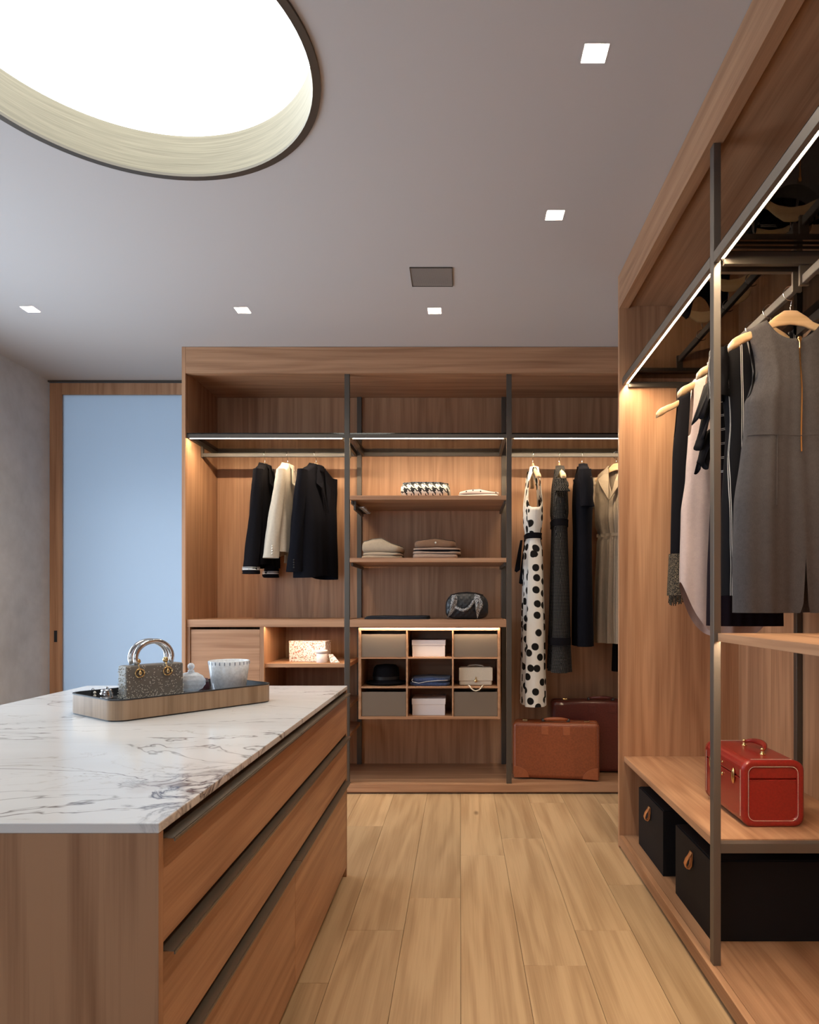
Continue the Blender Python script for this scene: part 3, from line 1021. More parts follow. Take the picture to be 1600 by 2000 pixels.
def hanger_parts(root):
    T_bot = [(0.0, -0.052), (-0.045, -0.058), (-0.085, -0.075), (-0.16, -0.115), (-0.205, -0.142), (-0.222, -0.150)]
    rows = []
    N = 40
    for i in range(N + 1):
        x = -0.222 + 0.444 * i / N
        a = -abs(x)
        zt, zb = tab(T_TOP, a) + NECK, tab(T_bot, a) + NECK
        e = abs(x) / 0.222
        th = 0.0065 + 0.0125 * max(0, (e - 0.25) / 0.75) ** 1.2
        yc = -0.016 * e * e
        zm, hz = (zt + zb) / 2, (zt - zb) / 2
        ringp = []
        for k in range(12):
            t = 2 * math.pi * k / 12
            c, s_ = math.cos(t), math.sin(t)
            ringp.append((x, yc + th * math.copysign(abs(c) ** 0.6, c), zm + hz * math.copysign(abs(s_) ** 0.6, s_)))
        rows.append(ringp)
    m = MB(); b = m.quad_grid(rows, wrap=True)
    m.f.append([b + k for k in range(12)]); m.uv.append(None)
    m.f.append([b + N * 12 + k for k in range(12)]); m.uv.append(None)
    m.build('hanger_body', W_HANG, root, smooth=True, world=False)
    h = MB()
    R = 0.0255
    pts = [(0, 0, NECK - 0.004), (0, 0, NECK + 0.012), (-0.004, 0, NECK + 0.020)]
    for k in range(15):
        t = math.radians(-78 - k * 17.0)
        pts.append((R * math.cos(t) * -1 * -1, 0, R * math.sin(t) + 0.002))
    pts = pts[:2] + [(p[0], 0, p[2]) for p in pts[3:]]
    h.tube(pts, 0.0019, 8)
    h.build('hook', STEEL, root, smooth=True, world=False)


def hanger(loc, rz, label, group):
    global _hanger
    if _hanger is None:
        o = thing('clothes_hanger', label, 'hanger', loc, rz, group)
        hanger_parts(o)
        _hanger = o
        return o
    return copy_thing(_hanger, loc, rz, label, group)


def sheet(hw, ht, zt_f, zt_b, zb, ns=44, nt=46, amp=0.006, k=5.0, seed=0, side_round=3.0, amp0=0.1, close=None, sl=None, zb_f=None):
    """two sheets of cloth (front is -y, back is +y) meeting at the side seams"""
    r = random.Random(seed)
    ph = [r.uniform(0, 6.28) for _ in range(8)]
    if sl is None:
        sl = [math.sin(math.pi / 2 * (-1 + 2 * i / (ns - 1))) for i in range(ns)]
    m = MB()
    zmax = max(max(zt_f(s), zt_b(s)) for s in sl)
    mid_i = len(sl) // 2
    for sgn, zt in ((-1, zt_f), (1, zt_b)):
        rows = []
        for j in range(nt + 1):
            t = max(0.0, (j - 1) / (nt - 1))
            row = []
            for s in sl:
                a = zt(s); b = zb_f(s) if (zb_f and sgn < 0) else zb(s)
                z = a + (b - a) * t
                w = tab(hw, z)
                g = min(1.0, max(0.0, (zmax - z) / max(0.01, zmax - b)))
                A = amp * (amp0 + (1 - amp0) * g)
                e = max(0.0, 1 - abs(s) ** side_round)
                q = s * k
                fold = (math.sin(q * 2.1 + ph[0] + 0.7 * math.sin(z * 3 + ph[1])) + 0.6 * math.sin(q * 4.3 + ph[2] + sgn + 0.9 * math.sin(z * 2.2 + ph[3]))
                        + 0.35 * math.sin(q * 7.7 + ph[4] + sgn * 2))
                y = sgn * tab(ht, z) * e ** 0.5 + A * fold * (0.25 + 0.75 * e)
                x = s * w + 0.35 * A * math.sin(z * 9 + ph[5]) * g
                if j == 0 and close and close[0] <= abs(s) <= close[1]:
                    y = -0.012 * s * s
                    z += 0.006
                row.append((x, y, z))
            rows.append(row)
        us = []
        for row in rows:
            c = [0.0]
            for p, q in zip(row, row[1:]):
                c.append(c[-1] + math.hypot(q[0] - p[0], q[1] - p[1]))
            L_ = c[mid_i]
            us.append([(v - L_) if sgn < 0 else (-2 * L_ - (v - L_)) for v in c])
        m.quad_grid(rows, uvs=lambda i, j, rows=rows, us=us: (us[i][j], rows[i][j][2]), flip=(sgn > 0))
    return m


def shoulder(x):
    """height of the top of a hanger at x"""
    return NECK + tab(T_TOP, -min(0.222, abs(x))) + 0.004


def strap_top(hw0, s_in, s_out, z_neck, z_arm, curve=2.0):
    """top edge of a sleeveless garment: straps over the hanger between s_in and s_out, neckline inside, armholes outside"""
    def f(s):
        a = abs(s)
        if a < s_in:
            q = (a / s_in) ** curve
            return z_neck + (shoulder(s_in * hw0) - z_neck) * q
        if a <= s_out:
            return shoulder(a * hw0)
        q = (a - s_out) / (1 - s_out)
        z = shoulder(s_out * hw0)
        return z + (z_arm - z) * (1 - (1 - min(1, q)) ** 2.4)
    return f


def strap_cols(s_in, s_out, n=16):
    a = [s_in * i / n for i in range(n + 1)]
    a += [s_in + (s_out - s_in) * i / 6 for i in range(1, 7)]
    a += [s_out + (1 - s_out) * (1 - (1 - i / 10) ** 1.6) for i in range(1, 11)]
    return [-x for x in reversed(a[1:])] + a


def sleeve(p0, p1, r0, r1, n=16, m=20, bend=0.0, seed=0, amp=0.004, rnd=True):
    """hanging tube of cloth; rings stay level"""
    r = random.Random(seed); ph = r.uniform(0, 6)
    rows = []
    p0, p1 = Vector(p0), Vector(p1)
    for i in range(m + 1):
        t = i / m
        c = p0.lerp(p1, t) + Vector((0, -bend * math.sin(math.pi * t), 0))
        k = 1.0 if not rnd else max(0.92, math.sqrt(max(0.0, 1 - (1 - min(1, t * 6)) ** 2)))
        rx, ry = (r0[0] + (r1[0] - r0[0]) * t) * k, (r0[1] + (r1[1] - r0[1]) * t) * k
        rows.append([(c.x + rx * math.cos(a) * (1 + amp / 0.05 * 0.6 * math.sin(3 * a + ph + 5 * t)),
                      c.y + ry * math.sin(a) + amp * math.sin(4 * a + 9 * t + ph), c.z) for a in
                     [2 * math.pi * q / n for q in range(n)]])
    mb = MB()
    mb.quad_grid(rows, wrap=True, uvs=lambda i, j: (j / n * 0.3, rows[i][0][2]))
    return mb


def jacket(loc, rz, label, group, mat, length, slen, collar_mat=None, cuffs=False, buttons=None, thick=0.085, seed=0, flare=0.0, name='jacket', bend=0.0, dy=0.05):
    o = thing(name, label, 'jacket', loc, rz, group)
    sh = NECK - 0.025
    hw = [(sh, 0.232), (sh - .12, 0.225), (sh - .35, 0.205), (sh - length, 0.205 + flare)]
    ht = [(sh, 0.030), (sh - .04, 0.034), (sh - .16, thick * .55), (sh - .42, thick * .92), (sh - length, thick)]
    bk = lambda s: max(shoulder(.232 * s) if abs(s) > .24 else shoulder(.232 * .24) + .012, sh - .105) + .006
    f = lambda s: bk(s) - (0.05 * (1 - abs(s) / .24) if abs(s) < .24 else 0)
    zb = lambda s: sh - length + 0.012 * math.sin(3 * s + seed)
    sheet(hw, ht, f, bk, zb, amp=0.008, k=2.2, seed=seed, side_round=6, close=(.24, 1.0)).build('body', mat, o, smooth=True, world=False)
    for sg in (-1, 1):
        z1 = sh - 0.07 - slen - (0.010 if sg > 0 else 0)
        p0, p1 = (sg * .205, -.014, sh - .058), (sg * (.222 if sg < 0 else .215), dy if sg < 0 else dy * .5, z1)
        sv = sleeve(p0, p1, (.044, .034), (.042, .056), bend=bend, seed=seed + sg, amp=0.005).build('sleeve', mat, o, smooth=True, world=False)
        if cuffs:
            for dz, h, mt_ in ((0.006, 0.022, C_BLACK), (0.030, 0.012, C_WHITEK), (0.047, 0.004, C_WHITEK)):
                t = (p0[2] - (z1 + dz)) / (p0[2] - z1)
                cuff = sleeve((p1[0], p1[1], z1 + dz + h - .004), (p1[0], p1[1], z1 + dz - .004), (.0455, .060), (.0455, .060), m=2, rnd=False, amp=0.005, seed=seed + sg)
                cuff.build('cuff_stripe', mt_, sv, smooth=True, world=False)
        if buttons is not None and sg == -1:
            for q in range(4):
                b = MB().ball((p1[0] - 0.038, p1[1] - 0.024, z1 + 0.03 + q * 0.017), 0.0062, 10, 6)
                b.build('button', buttons, sv, smooth=True, world=False)
    # standing collar round the neck
    rows = []
    for j in range(5):
        t = j / 4
        rows.append([((0.062 - 0.008 * t) * math.cos(a) , (0.050 - .006 * t) * math.sin(a) + 0.0, (NECK - .065 + .045 * min(1.0, abs(math.cos(a)) ** 3 * 1.1)) * (1 - t) + (NECK - .013 + .006 * math.sin(a)) * t) for a in
                     [2 * math.pi * q / 24 for q in range(24)]])
    mc = MB(); mc.quad_grid(rows, wrap=True)
    mc.build('collar', collar_mat or mat, o, smooth=True, world=False, solid=0.004)
    # lapels folded on the front
    for sg in (-1, 1):
        la = MB()
        pts = [(sg * .050, -.046, sh - .006), (sg * .095, -.062, sh - .14), (sg * .060, -.085, sh - .17), (sg * .006, -.098, sh - .34), (sg * .018, -.070, sh - .12)]
        la.face(pts)
        la.build('lapel', mat, o, world=False, solid=0.004)
    return o


C_WHITEK = cloth_mat('white_knit', (0.66, 0.63, 0.60))

# jackets, hung square to the back wall
G_J = 'jackets on the rail of the wide wardrobe'
G_HB = 'wooden hangers in the wide wardrobe'
H90 = math.pi / 2
jk = [(-1.412, H90, 0.0), (-1.248, H90 - 0.03, 0.0), (-1.042, H90 + math.radians(-20), 0.0)]
hl = ['wooden hanger inside the black jacket with striped cuffs', 'wooden hanger inside the cream jacket', 'wooden hanger inside the plain black blazer']
for (x, r, _), l in zip(jk, hl):
    hanger((x, RAILY, RAILZ), r, l, G_HB)
jacket((jk[0][0], RAILY, RAILZ), jk[0][1], 'black jacket with white striped knit cuffs', G_J, C_BLACK, 0.72, 0.715, cuffs=True, thick=0.076, seed=3, dy=.034)
jacket((jk[1][0], RAILY, RAILZ), jk[1][1], 'cream jacket with pale cuff buttons', G_J, C_CREAM, 0.64, 0.605, buttons=PEARL, thick=0.066, seed=5, dy=.058)
jacket((jk[2][0], RAILY, RAILZ), jk[2][1], 'plain black blazer hanging nearest the metal post', G_J, C_NAVY, 0.80, 0.700, buttons=BLACK, thick=0.092, seed=8, flare=0.01, dy=.040)

# dresses in the third bay
G_D = 'dresses on the rail of the wide wardrobe'


def sleeveless(name, label, cat, loc, rz, mat, hw, ht, s_in, s_out, z_neck_f, z_neck_b, z_arm, z_hem, group, amp=0.008, k=4, seed=0, hem=None, nt=60, curve=2.0, hem_front=None):
    o = thing(name, label, cat, loc, rz, group)
    cols = strap_cols(s_in, s_out)
    w0 = hw[0][1]
    ht = [(z, max(t, .031)) for z, t in ht]
    ff = strap_top(w0, s_in, s_out, z_neck_f, z_arm, curve)
    fb = strap_top(w0, s_in, s_out, z_neck_b, z_arm, curve)
    zb = hem or (lambda s: z_hem)
    sheet(hw, ht, ff, fb, zb, nt=nt, amp=amp, k=k, seed=seed, sl=cols, side_round=5.0, close=(s_in - .001, s_out + .001), zb_f=hem_front).build('body', mat, o, smooth=True, world=False)
    return o


def band(hw, ht, z0, z1, grow=0.004, n=40, seed=0, amp=0.0):
    rows = []
    nz = max(2, int(abs(z1 - z0) / .03) + 1)
    for i in range(nz + 1):
        z = z0 + (z1 - z0) * i / nz
        w, t = tab(hw, z) + grow, max(.026, tab(ht, z)) + grow
        row = []
        for sg in (-1, 1):
            for q in range(n):
                s_ = sg * math.sin(math.pi / 2 * (1 - 2 * q / n)) * -1
                e = max(0.0, 1 - abs(s_) ** 5.0) ** .5
                row.append((s_ * w, sg * t * e + amp * math.sin(s_ * 22 + sg), z))
        rows.append(row)
    m = MB(); m.quad_grid(rows, wrap=True)
    return m


# white dress with black polka dots
x = 0.525
r = H90
hanger((x, RAILY, RAILZ), r, 'wooden hanger holding the white polka dot dress', G_HB)
hw = [(-.10, .165), (-.38, .185), (-.60, .150), (-.75, .165), (-1.3, .19), (-1.80, .20)]
ht = [(-.10, .016), (-.20, .045), (-.36, .060), (-.48, .060), (-.595, .042), (-.70, .058), (-1.3, .070), (-1.80, .076)]
o = sleeveless('dress', 'long white sleeveless dress with black polka dots and black sash', 'dress', (x, RAILY, RAILZ), r, C_POLKA, hw, ht, .50, .66, -.26, -.20, -.40, -1.795, G_D, amp=.011, k=3.4, seed=11)
band(hw, ht, -.575, -.615, .013).build('sash', C_BLACK, o, smooth=True, world=False)
for dx, dy, l in ((0.165, .012, .24), (0.150, -.02, .33)):
    m = MB(); rows = []
    for i in range(9):
        t = i / 8
        w = 0.012 + 0.020 * t
        cx_, cy_, z_ = dx + 0.02 * math.sin(3 * t), dy + 0.055 + 0.03 * t, -.60 - l * t
        rows.append([(cx_ - w * .6, cy_ - w * .6, z_ + .02 * t), (cx_, cy_ + .006, z_), (cx_ + w * .6, cy_ + w * .6, z_ + .01 * t)])
    m.quad_grid(rows)
    m.build('sash_end', C_BLACK, o, smooth=True, world=False, solid=0.003)

# dark pin-dot dress with belt and flounce
x = 0.716
r = H90 - 0.08
hanger((x, RAILY, RAILZ), r, 'wooden hanger holding the dark pin-dot dress', G_HB)
hw = [(-.10, .17), (-.30, .185), (-.50, .150), (-.60, .16), (-1.0, .19), (-1.38, .20), (-1.56, .225)]
ht = [(-.10, .016), (-.22, .050), (-.42, .058), (-.50, .048), (-.60, .050), (-1.0, .056), (-1.36, .060), (-1.56, .070)]
o = sleeveless('dress', 'dark pin-dot dress with black belt and flounced hem', 'dress', (x, RAILY, RAILZ), r, C_PIN, hw, ht, .42, .86, -.24, -.19, -.33, -1.555, G_D, amp=.010, k=4.2, seed=12)
band(hw, ht, -.480, -.525, .012).build('belt', C_BLACK, o, smooth=True, world=False)
band(hw, ht, -1.310, -1.365, .017).build('hem_band', C_BLACK, o, smooth=True, world=False)
for sg in (-1, 1):
    sleeve((sg * .165, 0, -.196), (sg * .185, -.01, -.29), (.026, .038), (.034, .052), m=10, amp=.008, seed=sg + 4).build('sleeve', C_PIN, o, smooth=True, world=False)

# plain black dress
x = 0.882
r = H90 - 0.05
hanger((x, RAILY, RAILZ), r, 'wooden hanger holding the plain black dress', G_HB)
hw = [(-.08, .165), (-.25, .20), (-.55, .175), (-.7, .18), (-1.37, .19)]
ht = [(-.08, .016), (-.20, .056), (-.36, .062), (-.60, .054), (-.85, .056), (-1.37, .062)]
o = sleeveless('dress', 'plain black dress between pin-dot dress and beige dress', 'dress', (x, RAILY, RAILZ), r, C_NAVY, hw, ht, .30, .90, -.22, -.14, -.30, -1.375, G_D, amp=.008, k=3, seed=13)
for sg in (-1, 1):
    sleeve((sg * .195, 0, -.140), (sg * .210, -.01, -.40), (.034, .044), (.036, .046), m=12, amp=.005, seed=sg + 9).build('sleeve', C_NAVY, o, smooth=True, world=False)

# beige shirt dress, turned towards the room
x = 1.128
r = math.radians(-48)
hanger((x, RAILY, RAILZ), r, 'wooden hanger holding the beige shirt dress', G_HB)
hw = [(-.09, .155), (-.22, .185), (-.50, .178), (-.575, .150), (-.63, .165), (-1.0, .18), (-1.36, .19)]
ht = [(-.09, .016), (-.20, .040), (-.45, .052), (-.575, .036), (-.64, .046), (-1.36, .056)]
o = sleeveless('dress', 'beige satin shirt dress with open collar and gathered waist', 'dress', (x, RAILY, RAILZ), r, C_BEIGE, hw, ht, .34, .88, -.305, -.13, -.30, -1.36, G_D, amp=.009, k=7, seed=14, curve=1.0)
for sg in (-1, 1):
    sleeve((sg * .190, 0, -.140), (sg * .200, -.006, -.36), (.030, .036), (.036, .042), m=12, amp=.008, seed=sg + 19).build('sleeve', C_BEIGE, o, smooth=True, world=False)
    c = MB()
    c.face([(sg * .052, -.016, -.098), (sg * .120, -.050, -.165), (sg * .090, -.066, -.210), (sg * .004, -.082, -.330), (sg * .030, -.052, -.190)])
    c.build('collar', C_BEIGE, o, world=False, solid=0.004)
band(hw, ht, -.565, -.587, .014, amp=.003).build('waistband', C_BEIGE, o, smooth=True, world=False)

# dark dress mostly hidden behind it
x = 1.278
r = math.radians(-48)
hanger((x, RAILY, RAILZ), r, 'wooden hanger of the dark dress behind the beige dress', G_HB)
hw = [(-.08, .165), (-.25, .19), (-.60, .165), (-1.1, .20), (-1.58, .215)]
ht = [(-.08, .016), (-.20, .032), (-.50, .034), (-1.0, .036), (-1.58, .038)]
sleeveless('dress', 'dark long dress mostly hidden behind the beige dress', 'dress', (x, RAILY, RAILZ), r, C_BLACK, hw, ht, .45, .85, -.2, -.18, -.3, -1.575, G_D, amp=.005, k=3, seed=15)

# garments in the long wardrobe, facing the camera end
G_HR = 'wooden hangers in the long wardrobe'
G_R = 'garments on the rail of the long wardrobe'
zr = RRZ


def at(Y, dx=0.0): return (RRX + dx, Y, zr)


# black dress with sequin fringe
hanger(at(3.33), 0, 'wooden hanger of the black fringed dress near the oak end panel', G_HR)
hw = [(-.12, .12), (-.40, .142), (-.80, .148), (-1.10, .16)]
ht = [(-.12, .018), (-.22, .035), (-.5, .05), (-1.10, .055)]
o = sleeveless('dress', 'black sleeveless dress with sequin fringe beside the oak end panel', 'dress', at(3.33), 0, C_BLACK, hw, ht, .55, .98, -.24, -.2, -.30, -.90, G_R, amp=.006, k=4, seed=21)
band(hw, ht, -.86, -1.06, .008).build('fringe', C_SEQUIN, o, smooth=True, world=False)
fr_ = MB()
rq = random.Random(5)
for q in range(110):
    a = 2 * math.pi * q / 110
    w, t = .155, .058
    p = Vector((w * math.cos(a), t * math.sin(a), -1.05))
    l = rq.uniform(.025, .06)
    fr_.tube([p, p + Vector((rq.uniform(-.004, .004), rq.uniform(-.004, .004), -l))], .0028, 5)
tag(fr_.build('fringe_strands', C_SEQUIN, o, world=False), None, kind='stuff')

# blush top with curved hem
hanger(at(3.00), 0, 'wooden hanger of the blush sleeveless top', G_HR)
hw = [(-.10, .165), (-.35, .172), (-.55, .185), (-.70, .205), (-1.0, .208), (-1.25, .20)]
ht = [(-.10, .018), (-.24, .045), (-.5, .060), (-.9, .070), (-1.25, .060)]
hem = lambda s: -1.245 + .24 * abs(s) ** 3.2
o = sleeveless('blouse', 'blush pink sleeveless tunic with rounded hem', 'blouse', at(3.00), 0, C_PINK, hw, ht, .60, .93, -.30, -.24, -.37, -1.245, G_R, amp=.008, k=2.6, seed=22, hem=hem)
cord = MB()
cord.tube([(-.105, -.03, -.125), (-.118, -.045, -.18), (-.112, -.052, -.23), (-.095, -.054, -.255), (-.075, -.052, -.245)], .0022, 6)
cord.build('neck_cord', plain('brown_cord', (.16, .09, .06), .8), o, smooth=True, world=False)

# black top with ruffles and white stripes
hanger(at(2.76), 0, 'wooden hanger of the ruffled black striped dress', G_HR)
hw = [(-.11, .15), (-.35, .135), (-.52, .118), (-.62, .120), (-1.0, .135), (-1.19, .138)]
ht = [(-.11, .018), (-.24, .045), (-.52, .048), (-.7, .06), (-1.21, .07)]
o = sleeveless('dress', 'black ruffled dress with white cross stripes behind the metal post', 'dress', at(2.76, -.03), 0, C_HSTRIPE, hw, ht, .50, .97, -.26, -.2, -.33, -.61, G_R, amp=.008, k=4, seed=23)
for tier, (z0, z1) in enumerate(((-.205, -.36), (-.29, -.47), (-.40, -.55))):
    for sg in (-1, 1):
        rows = []
        for i in range(8):
            t = i / 7
            rows.append([((sg * (.135 + .055 * t * (1 - tier * .15)) + sg * .012 * t * math.sin(11 * u + tier)), -.075 + .15 * u + .010 * t * math.sin(23 * u), z0 + (z1 - z0) * t - .02 * t * math.cos(9 * u + tier * 2)) for u in [q / 20 for q in range(21)]])
        m = MB(); m.quad_grid(rows, uvs=lambda i, j: (j * .012, i * .03))
        m.build('ruffle', C_BLACK, o, smooth=True, world=False, solid=0.002)
band(hw, ht, -.585, -1.186, .010, amp=.003).build('skirt', C_MAROON, o, smooth=True, world=False)

# black pinstripe dress
hanger(at(2.60), 0, 'wooden hanger of the black pinstripe dress', G_HR)
hw = [(-.10, .17), (-.22, .185), (-.45, .165), (-.75, .18), (-1.07, .185)]
ht = [(-.10, .018), (-.22, .045), (-.5, .05), (-1.07, .055)]
o = sleeveless('dress', 'black dress with vertical white double pinstripes', 'dress', at(2.60), 0, C_STRIPE, hw, ht, .38, .92, -.24, -.18, -.34, -1.068, G_R, amp=.007, k=3.5, seed=24)
for sg in (-1, 1):
    sleeve((sg * .196, -.008, -.150), (sg * .196, -.008, -.33), (.036, .046), (.036, .050), m=10, amp=.005, seed=sg + 30).build('sleeve', C_STRIPE, o, smooth=True, world=False)

# grey sheath dress, back to the camera end
hanger(at(2.45, .006), 0, 'wooden hanger of the grey sheath dress', G_HR)
hw = [(-.135, .162), (-.18, .148), (-.27, .126), (-.34, .136), (-.385, .160), (-.50, .163), (-.56, .172), (-.75, .197), (-.95, .206), (-1.14, .203)]
ht = [(-.12, .028), (-.22, .040), (-.36, .055), (-.52, .050), (-.75, .064), (-1.14, .070)]
o = sleeveless('dress', 'grey sheath dress with gold back zip hanging beside the metal post', 'dress', at(2.45, .006), 0, C_GREY, hw, ht, .60, .975, -.171, -.165, -.37, -1.13, G_R, amp=.009, k=2.8, seed=25, curve=2.6,
               hem_front=lambda s: -1.13 + .19 * max(0.0, 1 - abs(s - .075) / .045))
zy = lambda z: -tab(ht, z) - .004
zp = MB()
zz = [-.172 - i * .02 for i in range(21)]
zp.quad_grid([[(.006, zy(z) - .006, z), (.0105, zy(z) - .006, z)] for z in zz])
tag(zp.build('zip', GOLD, o, world=False, solid=.003), 'brass zip')
pull = MB().box(.002, .014, zy(-.18) - .014, zy(-.18) - .004, -.184, -.170).box(.005, .011, zy(-.19) - .013, zy(-.19) - .008, -.212, -.184)
pull.build('zip_pull', GOLD, o, world=False, bevel=.001)
seam = MB(); q = []
for i in range(25):
    s_ = -0.97 + 1.94 * i / 24
    z = -.507 - .010 * (1 - abs(s_)); e = (1 - abs(s_) ** 3) ** .5
    q.append((s_ * (tab(hw, z) + .001), -tab(ht, z) * e - .010 * e - .001, z))
seam.tube(q, .0016, 5)
seam.build('waist_seam', C_GREY, o, world=False)
for sx in (-.072, .088):
    m = MB(); q = []
    for i in range(12):
        z = -.515 - .022 * i
        e = (1 - abs(sx / tab(hw, z)) ** 5) ** .5
        q.append((sx * (1 + .012 * i), -tab(ht, z) * e - .0085, z))
    m.tube(q, .0016, 5); m.build('dart_seam', C_GREY, o, world=False)


# ------------------------------------------------------------------ folded clothes and shelf things
def slab(w, d, z0, z1, seed=0, wob=0.004, n=28, bulge=1.0, hump=0.0, off=(0, 0), skew=0.0):
    """soft rounded slab of folded cloth, local coordinates, standing on z0"""
    r = random.Random(seed); ph = [r.uniform(0, 6.28) for _ in range(6)]
    rows = []
    M = 10
    for i in range(M + 1):
        a = -math.pi / 2 + math.pi * i / M
        ca, sa = max(0.02, math.cos(a)) ** 0.45, math.copysign(abs(math.sin(a)) ** 0.75, math.sin(a))
        if i in (0, M): ca = 0.86
        rowp = []
        for k in range(n * 2):
            t = 2 * math.pi * k / (n * 2)
            c, s_ = math.cos(t), math.sin(t)
            cx_, cy_ = math.copysign(abs(c) ** .28, c), math.copysign(abs(s_) ** .28, s_)
            inset = (1 - ca) * (z1 - z0) * .9 * bulge
            X = (w / 2 - inset) * cx_ + wob * math.sin(3 * t + ph[0]) + off[0]
            Y_ = (d / 2 - inset) * cy_ + wob * .7 * math.sin(2 * t + ph[1]) + off[1]
            top = hump * math.exp(-((X + .05 * w) / (w * .25)) ** 2) + skew * X / w
            Z = z0 + (z1 - z0) * (0.5 + 0.5 * sa) + (sa > 0) * (top + wob * .8 * math.sin(X * 22 + ph[2]) + wob * .4 * math.sin(X * 51 + Y_ * 30 + ph[3])) * min(1, sa * 1.2)
            rowp.append((X, Y_, max(z0, Z)))
        rows.append(rowp)
    m = MB()
    b = m.quad_grid(rows, wrap=True, uvs=lambda i, j: (rows[i][j % (2 * n)][0] + rows[i][j % (2 * n)][1] * .0, rows[i][j % (2 * n)][2] + rows[i][j % (2 * n)][1] * .6))
    # close the top and bottom with rings shrinking to the middle
    for base, flip in ((0, True), (M, False)):
        src = rows[base]
        cx0 = sum(p[0] for p in src) / len(src); cy0 = sum(p[1] for p in src) / len(src)
        rr = [src]
        for t in (.75, .5, .25, .02):
            rr.append([(cx0 + (p[0] - cx0) * t, cy0 + (p[1] - cy0) * t,
                        p[2] if base == 0 else z1 + (hump * math.exp(-((cx0 + (p[0] - cx0) * t + .05 * w) / (w * .25)) ** 2) + skew * (cx0 + (p[0] - cx0) * t) / w)
                        + wob * .8 * math.sin((cx0 + (p[0] - cx0) * t) * 22 + ph[2])) for p in src])
        m.quad_grid(rr, wrap=True, uvs=lambda i, j, rr=rr: (rr[i][j % (2 * n)][0], rr[i][j % (2 * n)][2] + rr[i][j % (2 * n)][1] * .6), flip=flip)
    return m


def folded(name, label, cat, mat, pxl, pxr, Yc, z0, h, layers=1, d=0.30, seed=0, hump=0.0, wob=0.004, group=None, rz=0.0, skew=0.0, edge=None):
    """folded cloth lying on z0 whose front spans photo columns pxl..pxr"""
    Yf = Yc - d / 2
    x0, x1 = (pxl - VX) * Yf / F, (pxr - VX) * Yf / F
    o = thing(name, label, cat, ((x0 + x1) / 2, Yc, z0 + .0006), rz, group)
    w = x1 - x0
    z = 0.0
    for l in range(layers):
        hh = h / layers
        m = slab(w - .012 * (l % 2), d, z, z + hh * 0.98, seed + l, wob, hump=hump if l == layers - 1 else 0.0, off=((l % 2) * .004, 0), skew=skew if l == layers - 1 else 0)
        m.build('fold' if layers > 1 else 'cloth', mat if not (edge and l % 2) else edge, o, smooth=True, world=False)
        z += hh
    return o


G_F = 'folded knitwear on the middle shelf'
folded('throw', 'folded black and white houndstooth throw', 'throw', HOUND, 783, 878, 4.93, 2.036, .098, 1, d=.30, seed=1, hump=.016, wob=.006)
folded('folded_shirt', 'folded white garment with small black dots', 'shirt', C_WHITE, 895, 976, 4.93, 2.036, .040, 2, d=.28, seed=2, hump=.016, wob=.003)
# sand knits: two in a stack
s1 = folded('sweater', 'sand knit folded at the bottom of the left stack', 'sweater', C_SAND, 705, 783, 4.93, 1.609, .042, 2, d=.32, seed=3, group=G_F)
s2 = folded('sweater', 'sand knit folded on top of another sand knit', 'sweater', C_SAND, 706, 784, 4.93, 1.6525, .066, 1, d=.31, seed=4, hump=.032, wob=.005, group=G_F, skew=-.03)
folded('sweater', 'pale beige knit under the dark trimmed knit', 'sweater', C_ROSE, 805, 895, 4.93, 1.609, .032, 1, d=.32, seed=6, group=G_F)
folded('sweater', 'rose beige knit with dark trim in the middle of its stack', 'sweater', C_ROSE, 806, 899, 4.93, 1.6425, .040, 3, d=.31, seed=7, group=G_F, edge=C_BLACK)
t_ = folded('sweater', 'camel brown knit with button on top of its stack', 'sweater', C_CAMEL, 810, 890, 4.93, 1.6835, .052, 1, d=.30, seed=8, hump=.014, wob=.004, group=G_F)
MB().ball((.004, -.151, .034), .007, 10, 6).build('button', PEARL, t_, smooth=True, world=False)
folded('folded_shirt', 'slate grey garment folded flat on the worktop', 'shirt', C_SLATE, 709, 838, 4.95, 1.188, .020, 2, d=.34, seed=9, wob=.002)

# rack with metal pegs below the top shelf
rk = thing('belt_rack', 'slim dark rack with metal pegs under the top shelf', 'rack', (-.715, 4.95, 1.955))
box(-.738, -.722, 4.78, 5.16, 1.945, 1.982).build('rack_rail', BRONZE_D, rk, bevel=.002)
for q in range(8):
    m = MB(); y = 4.80 + q * .048
    m.tube([(-.722, y, 1.966), (-.672, y, 1.966), (-.665, y, 1.973)], .0035, 8)
    m.build('peg', SILVER, rk, smooth=True)
for y in (4.79, 5.13):
    box(-.7385, -.7225, y, y + .02, 1.982, 2.0065).build('rack_mount', BRONZE_D, rk)

# black quilted handbag with scarf
hb = thing('handbag', 'black quilted dome handbag with patterned scarf round its handle', 'handbag', ((912 - VX) * 4.86 / F, 4.86, 1.1886))
rows = []
W_, H_, D_ = .150, .185, .075
for i in range(13):
    u = -1 + 2 * i / 12
    k = max(.0, 1 - abs(u) ** 3.0) ** .4
    rr = []
    for j in range(40):
        a = 2 * math.pi * j / 40
        c, s_ = math.cos(a), math.sin(a)
        X = W_ * (1 if s_ < 0 else 1 - .10 * s_) * math.copysign(abs(c) ** .55, c) * (.90 + .10 * k)
        Z = H_ / 2 + H_ / 2 * (math.copysign(abs(s_) ** .70, s_) if s_ > 0 else -abs(s_) ** .35) * (.86 + .14 * k)
        rr.append((X, u * D_, max(0.0, Z)))
    rows.append(rr)
m = MB(); b_ = m.quad_grid(rows, wrap=True)
m.f.append([b_ + q for q in range(40)]); m.uv.append(None)
m.f.append([b_ + 12 * 40 + q for q in range(40)]); m.uv.append(None)
m.build('bag_body', QUILT, hb, smooth=True, world=False)
hd = MB()
pts = []
